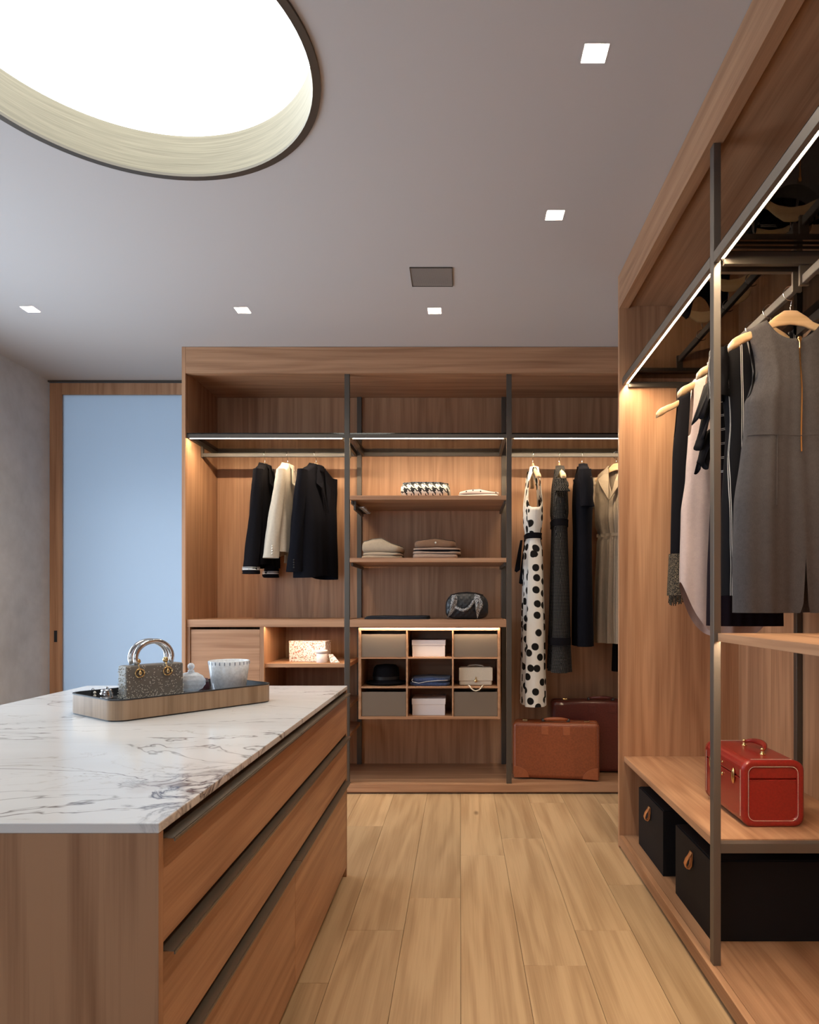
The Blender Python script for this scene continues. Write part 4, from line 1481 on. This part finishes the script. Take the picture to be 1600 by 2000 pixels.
for i in range(17):
    t = i / 16
    pts.append((-.075 + .135 * t, -D_ - .012 - .02 * math.sin(math.pi * t), .085 - .035 * math.sin(math.pi * t * .9) + .075 * t ** 2.2))
hd.tube(pts, [.010 + .0022 * math.sin(i * 2.4) for i in range(17)], 10)
hd.build('handle', SCARF, hb, smooth=True, world=False)
for q, pts in enumerate(([(-.105, .165), (-.078, .170), (-.066, .150), (-.070, .105), (-.080, .065), (-.125, .018), (-.138, .003), (-.120, .055), (-.112, .12)],
                         [(.052, .175), (.085, .165), (.108, .115), (.112, .090), (.085, .045), (.072, .002), (.062, .05), (.055, .115)])):
    m = MB(); n_ = len(pts)
    m.face([(X, -D_ - .020 - .012 * math.sin(i * 1.3), Z) for i, (X, Z) in enumerate(pts)])
    m.build('scarf_end', SCARF, hb, world=False, solid=.003)
bz = MB(); bz.tube([(-.115, 0, .168), (-.06, 0, .183), (0, 0, .188), (.06, 0, .183), (.115, 0, .168)], .003, 8)
bz.build('zip', BLACK, hb, smooth=True, world=False)


# cube unit contents
def lid_box(name, label, cat, mat, xc, Yf, z0, w, d, h, lid_h, group=None):
    o = thing(name, label, cat, (xc, Yf + d / 2, z0 + .0005), 0, group)
    MB().box(-w / 2, w / 2, -d / 2, d / 2, 0, h - lid_h * .6).build('box_body', mat, o, world=False, bevel=.001)
    MB().box(-w / 2 - .004, w / 2 + .004, -d / 2 - .004, d / 2 + .004, h - lid_h, h).build('lid', mat, o, world=False, bevel=.0015)
    return o


xb = (837.5 - VX) * 4.80 / F
lid_box('shoe_box', 'white lidded box in the top row of the cube unit', 'box', WHITECARD, xb, 4.80, .928, .226, .24, .115, .036, 'white lidded boxes')
lid_box('shoe_box', 'white lidded box in the bottom row of the cube unit', 'box', WHITECARD, xb, 4.80, CZ0 + T, .226, .24, .115, .040, 'white lidded boxes')
# black hat
ht_ = thing('hat', 'black felt hat with curved brim in the cube unit', 'hat', (-.525, 4.905, .7265))
m = MB(); m.lathe([(.001, .012), (.09, .010), (.125, .004), (.138, .014), (.140, .018), (.128, .012), (.10, .022), (.088, .034), (.092, .07), (.086, .115), (.070, .135), (.03, .140), (.001, .134)], n=40, sx=1.02, sy=.98)
m.build('felt', C_BLACK, ht_, smooth=True, world=False)
m = MB(); m.lathe([(.0905, .036), (.0935, .058)], n=40, sx=1.02, sy=.98); m.build('ribbon', BLACK, ht_, smooth=True, world=False)
jn = folded('jeans', 'folded blue denim jeans with pale edges', 'jeans', C_DENIM, 801, 880, 4.90, .7262, .056, 2, d=.24, seed=31, wob=.005)
m = MB(); m.tube([(-.125, -.122, .030), (-.08, -.126, .020), (-.02, -.124, .032), (.05, -.126, .038), (.12, -.120, .040)], .0022, 6); m.build('hem_edge', C_WHITEK, jn, smooth=True, world=False)
m = MB(); m.tube([(-.12, -.121, .050), (-.128, -.121, .040), (-.12, -.124, .033)], .0022, 6); m.build('hem_edge', C_WHITEK, jn, smooth=True, world=False)
# cream handbag
cb = thing('handbag', 'cream leather flap handbag with gold clasp in the cube unit', 'handbag', ((929.5 - VX) * 4.80 / F, 4.85, .7265))
MB().box(-.114, .114, -.045, .045, 0, .128).build('bag_body', CREAM_L, cb, world=False, bevel=.012, segs=4)
MB().box(-.117, .117, -.052, -.0455, .034, .126).build('flap', CREAM_L, cb, world=False, bevel=.003)
m = MB(); m.ball((0, -.055, .034), .011, 12, 8, sy=.5); m.box(-.003, .003, -.057, -.052, .034, .062); m.build('clasp', GOLD, cb, smooth=False, world=False)
m = MB(); m.tube([(-.06, 0, .126), (-.045, 0, .136), (0, 0, .140), (.045, 0, .136), (.06, 0, .126)], .005, 8); m.build('top_handle', CREAM_L, cb, smooth=True, world=False)
m = MB(); m.tube([(-.052, -.060, .0055), (-.046, -.100, .0055), (-.042, -.1075, .0035), (-.037, -.1115, -.006), (-.02, -.114, -.022), (0, -.1145, -.028), (.02, -.114, -.022), (.037, -.1115, -.006), (.042, -.1075, .0035), (.046, -.100, .0055), (.052, -.060, .0055)], .004, 8)
m.build('strap_loop', CREAM_L, cb, smooth=True, world=False)

# floral box and jar on the lit shelf
fb = thing('gift_box', 'white floral print box on the lit shelf', 'box', ((600 - VX) * 4.86 / F, 4.962, .8855), -.10)
MB().box(-.132, .132, -.07, .07, 0, .132).build('box_body', FLORAL, fb, world=False, bevel=.002)
MB().box(-.134, .134, -.072, .072, .1325, .146).build('lid', FLORAL, fb, world=False, bevel=.002)
jr = thing('jar', 'small white lidded jar beside the floral box', 'jar', ((629 - VX) * 4.82 / F, 4.815, .8855))
m = MB(); m.lathe([(.001, 0), (.036, 0), (.038, .004), (.038, .062), (.034, .066), (.001, .066)], n=28); m.build('jar_body', WHITECARD, jr, smooth=True, world=False)
m = MB(); m.lathe([(.034, .066), (.040, .067), (.041, .084), (.038, .088), (.001, .089)], n=28); m.build('lid', WHITECARD, jr, smooth=True, world=False)
lf = thing('tag_card', 'small printed card leaning on the white jar', 'card', ((652.5 - VX) * 4.80 / F, 4.798, .8858))
m = MB(); m.face([(-.042, .016, .058), (-.010, .016, .058), (.042, -.016, .004), (-.020, -.016, .001)]); m.build('card', FLORAL, lf, world=False, solid=.002)
folded('folded_shirt', 'pale pink garment folded on the shelf below the floral box', 'shirt', cloth_mat('pale_pink_cloth', (.45, .32, .30)), 590, 632, 4.92, .5975, .05, 1, d=.26, seed=41)
folded('folded_shirt', 'dark pink garment folded beside the pale pink one', 'shirt', cloth_mat('dusky_pink_cloth', (.25, .13, .12)), 634, 668, 4.92, .5975, .035, 1, d=.26, seed=42)


# ------------------------------------------------------------------ suitcases
def suitcase(name, label, loc, rz, w, h, d, mat, patch, two_tabs=True):
    o = thing(name, label, 'suitcase', loc, rz, 'leather suitcases')
    half = d / 2
    MB().box(-w / 2, w / 2, -half, -.004, .006, h).build('case_front', mat, o, world=False, bevel=.028, segs=5)
    MB().box(-w / 2, w / 2, .004, half, .006, h).build('case_back', mat, o, world=False, bevel=.028, segs=5)
    MB().box(-w / 2 + .006, w / 2 - .006, -.012, .012, .012, h - .006).build('edge_band', BRONZE_D, o, world=False, bevel=.02, segs=4)
    hm = MB()
    pts = []
    for i in range(13):
        t = -1 + 2 * i / 12
        pts.append((t * .085, -half * .35 - .030 * (1 - t * t) ** .5, h + .014 + .010 * (1 - t * t) ** .6))
    hm.tube(pts, [.007 + .005 * (1 - (-1 + 2 * i / 12) ** 2) for i in range(13)], 10)
    hm.build('handle', patch, o, smooth=True, world=False)
    for sg in (-1, 1):
        m = MB(); m.ball((sg * .087, -half * .35, h + .008), .014, 12, 8); m.build('handle_mount', BRONZE_D, o, smooth=True, world=False)
        if two_tabs:
            m = MB(); m.box(sg * .075 - .024, sg * .075 + .024, -half - .0025, -half + .010, h - .085, h - .026)
            m.build('leather_tab', patch, o, world=False, bevel=.003)
        m = MB(); m.box(sg * w * .36 - .018, sg * w * .36 + .018, -.022, .016, h - .002, h + .008); m.build('latch', GOLD, o, world=False, bevel=.003)
        # rounded corner patches
        m = MB(); pts = [(sg * (w / 2 - .010), .010)]
        for i in range(9):
            a = math.pi / 2 * i / 8
            pts.append((sg * (w / 2 - .010 - .105 * math.cos(a)), .014 + .078 * math.sin(a)))
        m.prism(pts, 'y', -half - .002, -half + .008); m.build('corner_patch', patch, o, world=False, bevel=.002)
    for sx in (-.3, .3):
        m = MB(); m.ball((sx * w, -half * .5, .006), .009, 10, 6, sz=.7); m.build('foot', BRONZE_D, o, smooth=True, world=False)
    return o


suitcase('suitcase', 'smaller tan brown leather suitcase standing in front', ((1086 - VX) * 4.89 / F, 4.895, ZB + .0005), math.radians(-8), .600, .400, .170, BROWN, BROWN2)
suitcase('suitcase', 'larger oxblood leather suitcase standing behind the tan one', ((1078 - VX) * 5.0 / F + .372, 5.115, ZB + .0005), math.radians(-3), .720, .520, .190, OXBLOOD, OXBLOOD)

# ------------------------------------------------------------------ long wardrobe: case and storage boxes
vc = thing('vanity_case', 'red leather vanity case with white stitching and brass clasps', 'case', (1.137, 2.702, .4865))
w, L_, h, zs = .220, .375, .240, .172


def rrect(wx, wz, r, zc, n=6):
    pts = []
    for cx_, cz_, a0 in ((wx - r, wz - r, 0), (-wx + r, wz - r, 90), (-wx + r, -wz + r, 180), (wx - r, -wz + r, 270)):
        for i in range(n + 1):
            a = math.radians(a0 + 90 * i / n)
            pts.append((cx_ + r * math.cos(a), zc + cz_ + r * math.sin(a)))
    return pts


def case_half(z0, z1, round_top, round_bot):
    n = 6; r = .034
    pts = []
    for cx_, cz_, a0, on in ((w / 2 - r, z1 - r, 0, round_top), (-w / 2 + r, z1 - r, 90, round_top), (-w / 2 + r, z0 + r, 180, round_bot), (w / 2 - r, z0 + r, 270, round_bot)):
        if on:
            for i in range(n + 1):
                a = math.radians(a0 + 90 * i / n); pts.append((cx_ + r * math.cos(a), cz_ + r * math.sin(a)))
        else:
            pts.append((math.copysign(w / 2, cx_), z1 if a0 < 180 else z0))
    return pts


m = MB().prism(case_half(.002, zs - .0004, False, True), 'y', -L_ / 2, L_ / 2); m.build('case_body', RED, vc, world=False, bevel=.007, segs=3)
m = MB().prism(case_half(zs + .0004, h, True, False), 'y', -L_ / 2, L_ / 2); m.build('case_lid', RED, vc, world=False, bevel=.007, segs=3)
MB().box(-w / 2 - .001, w / 2 + .001, -L_ / 2 - .001, L_ / 2 + .001, zs - .006, zs - .0015).build('rim', RED, vc, world=False, bevel=.001)
for ysg in (-1, 1):
    # padded border at each end
    out = rrect(w / 2 + .002, h / 2, .036, h / 2 + .001)
    inn = rrect(w / 2 - .024, h / 2 - .026, .022, h / 2 + .001)
    m = MB(); ya = ysg * (L_ / 2 + .004); yb = ysg * (L_ / 2 - .014)
    N_ = len(out)
    rows = [[(x_, yb, z_) for x_, z_ in out], [(x_, ya - ysg * .002, z_) for x_, z_ in out], [((x_ + u_) / 2 * .5 + x_ * .5, ya + ysg * .002, (z_ + v_) / 2 * .5 + z_ * .5) for (x_, z_), (u_, v_) in zip(out, inn)],
            [(x_, ya, z_) for x_, z_ in inn], [(x_, ysg * (L_ / 2 - .001), z_) for x_, z_ in inn]]
    m.quad_grid(rows, wrap=True)
    bo = m.build('end_border', RED, vc, smooth=True, world=False)
    stt = MB()
    for path, yy in ((rrect(w / 2 - .020, h / 2 - .022, .024, h / 2 + .001, 8), ya + ysg * .0012),):
        loop = path + [path[0]]
        for (x0_, z0_), (x1_, z1_) in zip(loop, loop[1:]):
            l = math.hypot(x1_ - x0_, z1_ - z0_); kq = max(1, int(l / .0055))
            for i in range(kq):
                a0, a1 = (i + .12) / kq, (i + .80) / kq
                p, q = (x0_ + (x1_ - x0_) * a0, yy, z0_ + (z1_ - z0_) * a0), (x0_ + (x1_ - x0_) * a1, yy, z0_ + (z1_ - z0_) * a1)
                stt.tube([p, q], .0009, 5)
    for zq in range(36):
        z_ = .036 + zq * .0047
        for sg in (-1, 1):
            stt.tube([(sg * (w / 2 + .0022), yb + ysg * .0005, z_), (sg * (w / 2 + .0022), yb + ysg * .0005, z_ + .0033)], .0009, 5)
    for xq in range(32):
        x_ = -.074 + xq * .0047
        stt.tube([(x_, yb + ysg * .0005, h + .0022), (x_ + .0033, yb + ysg * .0005, h + .0022)], .0009, 5)
    so = stt.build('stitching', THREAD, bo, world=False); so['kind'] = 'stuff'
for y in (-.115, .115):
    m = MB(); m.ball((-w / 2 - .005, y, zs - .004), .010, 14, 10, sx=.7, sy=1.0, sz=2.9); cl = m.build('clasp', GOLD, vc, smooth=True, world=False)
m = MB(); m.ball((-w / 2 - .003, 0, zs - .024), .007, 12, 8, sx=.6); m.ball((-w / 2 - .002, 0, zs + .022), .005, 12, 8, sx=.6); m.build('lock_stud', GOLD, vc, smooth=True, world=False)
hm = MB(); pts = []
for i in range(15):
    t = -1 + 2 * i / 14
    pts.append((.010 + .030 * (1 - t * t) ** .7, t * .082, h + .016 + .012 * (1 - t * t) ** .5))
hm.tube(pts, [.006 + .0055 * (1 - (-1 + 2 * i / 14) ** 2) for i in range(15)], 10)
hm.build('handle', RED, vc, smooth=True, world=False)
for sg in (-1, 1):
    m = MB(); m.lathe([(.001, 0), (.011, 0), (.011, .003), (.006, .006), (.006, .018), (.009, .021), (.001, .026)], (.008, sg * .084, h), n=16); m.build('handle_post', GOLD, vc, smooth=True, world=False)


def storage_box(label, y0, y1):
    o = thing('storage_box', label, 'storage box', (.916, (y0 + y1) / 2, ZB + .0005), 0, 'black boxes under the lower shelf')
    d_, h_ = .52, .295
    hw_ = (y1 - y0) / 2
    m = MB().box(0, d_, -hw_, hw_, 0, h_ - .004); m.build('box_body', NAVYBOX, o, world=False, bevel=.0015)
    MB().box(.006, d_ - .006, -hw_ + .006, hw_ - .006, h_ - .004, h_).build('lid', NAVYBOX, o, world=False, bevel=.001)
    # folded leather loop pull
    rows = []
    for i in range(17):
        t = i / 16
        a = t * 2 * math.pi
        x_ = -.004 - .020 * math.sin(a * .5) ** 1.3
        z_ = .232 - .024 + .030 * math.cos(a)
        yo = .0
        if t < .5: x_ = -.003 - .003 * math.sin(a)
        rows.append([(x_, -.012, z_), (x_, .012, z_)])
    # side profile: strap falls from a rivet, rounds below and returns
    prof = [(-.002, .250), (-.003, .225), (-.006, .198), (-.014, .186), (-.024, .190), (-.028, .204), (-.022, .222), (-.010, .238), (-.004, .252)]
    m = MB(); m.quad_grid([[(x_, -.013, z_), (x_, .013, z_)] for x_, z_ in prof])
    pl_ = m.build('leather_pull', TAN, o, world=False, solid=.003, smooth=True)
    m = MB(); m.ball((-.007, 0, .246), .005, 10, 6, sx=.5); m.build('rivet', GOLD, pl_, smooth=True, world=False)
    return o


storage_box('black storage box with tan pull, farther end against the oak panel', 3.12, 3.544)
storage_box('black storage box with tan pull right behind the metal post', 2.52, 2.94)

# ------------------------------------------------------------------ tray and things on the island
TZ = ZM1 + .0006
ta = math.radians(52)
TC = (-1.078, 2.628)
tr = thing('tray', 'oval-cornered oak tray with black rim on the marble', 'tray', (TC[0], TC[1], TZ), ta)
tw, td, th_ = .640, .350, .073


def rr_loop(a, b, r, n=8):
    pts = []
    for sx, sy, a0 in ((1, 1, 0), (-1, 1, 90), (-1, -1, 180), (1, -1, 270)):
        for i in range(n + 1):
            an = math.radians(a0 + 90 * i / n)
            pts.append((sx * (a - r) + r * math.cos(an), sy * (b - r) + r * math.sin(an)))
    return pts


def loopwall(specs):
    m = MB(); m.quad_grid([[(x_, y_, z_) for x_, y_ in rr_loop(a_, b_, r_)] for a_, b_, r_, z_ in specs], wrap=True)
    return m


A_, B_ = tw / 2, td / 2
m = loopwall([(A_, B_, .055, .004), (A_, B_, .055, th_ - .003)]); m.build('side', W_TRAY, tr, smooth=True, world=False)
m = loopwall([(A_ - .010, B_ - .010, .046, .008), (A_ - .008, B_ - .008, .048, th_ - .003)]); m.build('lining', BLACK, tr, smooth=True, world=False)
m = loopwall([(A_ + .0006, B_ + .0006, .055, th_ - .004), (A_ + .0006, B_ + .0006, .055, th_), (A_ - .0085, B_ - .0085, .048, th_), (A_ - .0085, B_ - .0085, .048, th_ - .004)]); m.build('rim', BLACK, tr, world=False)
m = MB(); m.prism(rr_loop(A_ - .002, B_ - .002, .053), 'z', 0, .004); m.build('foot', BLACK, tr, world=False)
m = MB(); m.prism(rr_loop(A_ - .0105, B_ - .0105, .0455), 'z', .0045, .045); m.build('tray_floor', TRAYFLOOR, tr, world=False)

ux, uy = Vector((math.cos(ta), math.sin(ta), 0)), Vector((-math.sin(ta), math.cos(ta), 0))


TFL = .045


def on_tray(u, v):
    p = Vector((TC[0], TC[1], TZ + TFL + .0005)) + ux * u + uy * v
    return p


# beaded mini bag
bp = on_tray(-.075, .045)
bg = thing('handbag', 'small beaded silver handbag with twin metal handles on the tray', 'handbag', bp, ta)
bw_, bd_, bh_ = .222, .060, .120
BAGM = plain('smoky_beaded_mesh', (.22, .20, .175), .5, metal=.2, var=.18, scale=900)
BEAD = plain('crystal_bead', (.72, .67, .58), .3)
MB().box(-bw_ / 2, bw_ / 2, -bd_ / 2, bd_ / 2, 0, bh_).build('bag_body', BAGM, bg, world=False, bevel=.006, segs=3)
bd = MB(); rq = random.Random(9)
def octa(c, r):
    b = len(bd.v)
    bd.v += [(c[0] + r, c[1], c[2]), (c[0] - r, c[1], c[2]), (c[0], c[1] + r, c[2]), (c[0], c[1] - r, c[2]), (c[0], c[1], c[2] + r), (c[0], c[1], c[2] - r)]
    for f_ in ((0, 2, 4), (2, 1, 4), (1, 3, 4), (3, 0, 4), (2, 0, 5), (1, 2, 5), (3, 1, 5), (0, 3, 5)):
        bd.f.append([b + i for i in f_]); bd.uv.append(None)
for q in range(820):
    z = bh_ * min(.97, max(.02, rq.random() ** 1.9))
    face = rq.random()
    if face < .40: c = (rq.uniform(-bw_ / 2, bw_ / 2), -bd_ / 2 - .001, z)
    elif face < .70: c = (rq.uniform(-bw_ / 2, bw_ / 2), bd_ / 2 + .001, z)
    elif face < .85: c = (-bw_ / 2 - .001, rq.uniform(-bd_ / 2, bd_ / 2), z)
    else: c = (bw_ / 2 + .001, rq.uniform(-bd_ / 2, bd_ / 2), z)
    octa(c, rq.uniform(.0015, .0026))
bo = bd.build('beads', BEAD, bg, world=False); bo['kind'] = 'stuff'
for yo in (-.018, .020):
    hm = MB(); pts = []
    for i in range(25):
        a = math.pi * (-.12 + 1.24 * i / 24)
        pts.append((.070 * math.cos(a), yo, bh_ + .026 + .060 * math.sin(a)))
    hm.tube(pts, .0095, 14); hm.build('handle', SILVER, bg, smooth=True, world=False)
for sx in (-.062, .045):
    m = MB()
    pts = [(sx + .017 * math.cos(2 * math.pi * i / 20), -bd_ / 2 - .004, bh_ - .028 + .015 * math.sin(2 * math.pi * i / 20)) for i in range(21)]
    m.tube(pts, .0028, 8); m.build('grommet', GOLD, bg, smooth=True, world=False)
    m = MB()
    pts = [(sx + .002 * math.sin(i * 1.7), -bd_ / 2 - .006 + .0035 * i, bh_ - .026 + .0095 * i - .0006 * i * i) for i in range(6)]
    m.tube(pts, .0032, 8); m.ball((sx, -bd_ / 2 - .007, bh_ - .028), .0075, 10, 6, sy=.6); m.ball((sx, -.018, bh_ + .014), .011, 10, 6)
    m.build('handle_link', GOLD, bg, smooth=True, world=False)

# round perfume bottle
pp = on_tray(.083, .040)
pf = thing('perfume_bottle', 'round frosted glass perfume bottle with ball stopper', 'perfume bottle', pp, .15)
rows = []
for i in range(25):
    t = i / 24
    a = math.pi * (.10 + .86 * t)
    R_ = .040 * (1 + .02 * math.cos(14 * a))
    rr_ = 1.38 * R_ * math.sin(a); z_ = .040 - R_ * math.cos(a) - .0020
    rows.append([(max(rr_, .006) * math.cos(2 * math.pi * k / 32), max(rr_, .006) * .42 * math.sin(2 * math.pi * k / 32), max(0.0, z_)) for k in range(32)])
m = MB(); b_ = m.quad_grid(rows, wrap=True); m.f.append([b_ + k for k in range(32)]); m.uv.append(None)
m.build('bottle', CRYSTAL, pf, smooth=True, world=False)
m = MB(); m.lathe([(.012, .072), (.014, .077), (.011, .081), (.013, .084), (.008, .087)], n=20); m.build('neck', CRYSTAL, pf, smooth=True, world=False)
m = MB(); m.ball((0, 0, .0995), .0135, 16, 10); m.build('stopper', CRYSTAL, pf, smooth=True, world=False)

# burgundy trinket
tk = thing('trinket', 'small dark burgundy trinket between perfume bottle and candle', 'trinket', on_tray(.150, .058), .6)
m = MB(); m.lathe([(.001, .0), (.022, .0), (.024, .006), (.019, .036), (.014, .046), (.001, .048)], n=20, sx=1, sy=.8); m.build('shell', BURG, tk, smooth=True, world=False)
m = MB(); m.lathe([(.0200, .032), (.0210, .035), (.0190, .038)], n=20, sx=1, sy=.8); m.build('band', BRONZE, tk, smooth=True, world=False)

# candle
cp = on_tray(.205, -.032)
cd = thing('candle', 'large white candle in a tapered frosted glass', 'candle', cp)
m = MB(); m.lathe([(.001, .0), (.061, .0), (.065, .004), (.080, .117), (.078, .119), (.076, .117), (.063, .010), (.001, .010)], n=48); m.build('glass', FROSTY, cd, smooth=True, world=False)
m = MB(); m.lathe([(.001, .0105), (.0620, .0105), (.0725, .090), (.0705, .092), (.001, .091)], n=48); m.build('wax', WAX, cd, smooth=True, world=False)
for a in (0, 2.1, 4.2):
    m = MB(); m.tube([(.022 * math.cos(a), .022 * math.sin(a), .091), (.023 * math.cos(a), .022 * math.sin(a), .104)], .0014, 6); m.build('wick', BLACK, cd, world=False)
m = MB()
for q in range(26):
    a = 2 * math.pi * q / 26
    r_ = .0805
    m.box(-.0014, .0014, -.0004, .0004, .104, .116)
    st0 = len(m.v) - 8
    m.rot(Matrix.Translation((r_ * math.cos(a), r_ * math.sin(a), 0)) @ Matrix.Rotation(a + math.pi / 2, 4, 'Z'), st0)
o_ = m.build('rim_print', plain('blue_grey_print', (.16, .18, .24), .5), cd, world=False)

# pearl earrings hung on the rim, and a silver jar
for i, (u, v) in enumerate(((-.232, .165), (-.180, .165))):
    e = on_tray(u, v + .002)
    er = thing('earring', ['pearl drop earring on the tray rim, farther from the beaded handbag', 'pearl drop earring on the tray rim beside the silver jar'][i], 'earring', (e.x, e.y, TZ + th_), ta - math.pi / 2, 'pearl earrings on the tray rim')
    m = MB(); m.tube([(-.0125, 0, -.005), (-.0115, 0, .003), (-.004, 0, .006), (.005, 0, .003), (.010, 0, -.004)], .0014, 6); m.build('hook', BRONZE_D, er, smooth=True, world=False)
    m = MB(); m.ball((.0105, 0, -.009), .0056, 12, 8); m.build('pearl', PEARL, er, smooth=True, world=False)
    m = MB(); m.ball((.0105, 0, -.0202), .0056, 12, 8); m.build('pearl', PEARL, er, smooth=True, world=False)
sj = thing('silver_jar', 'small polished silver jar beside the beaded handbag', 'jar', on_tray(-.214, .104))
m = MB(); m.lathe([(.001, 0), (.020, 0), (.024, .006), (.023, .020), (.019, .025), (.020, .027), (.017, .033), (.008, .036), (.001, .036)], n=28); m.build('jar_body', SILVER, sj, smooth=True, world=False)
m = MB(); m.ball((0, 0, .0385), .004, 12, 8); m.build('knob', SILVER, sj, smooth=True, world=False)
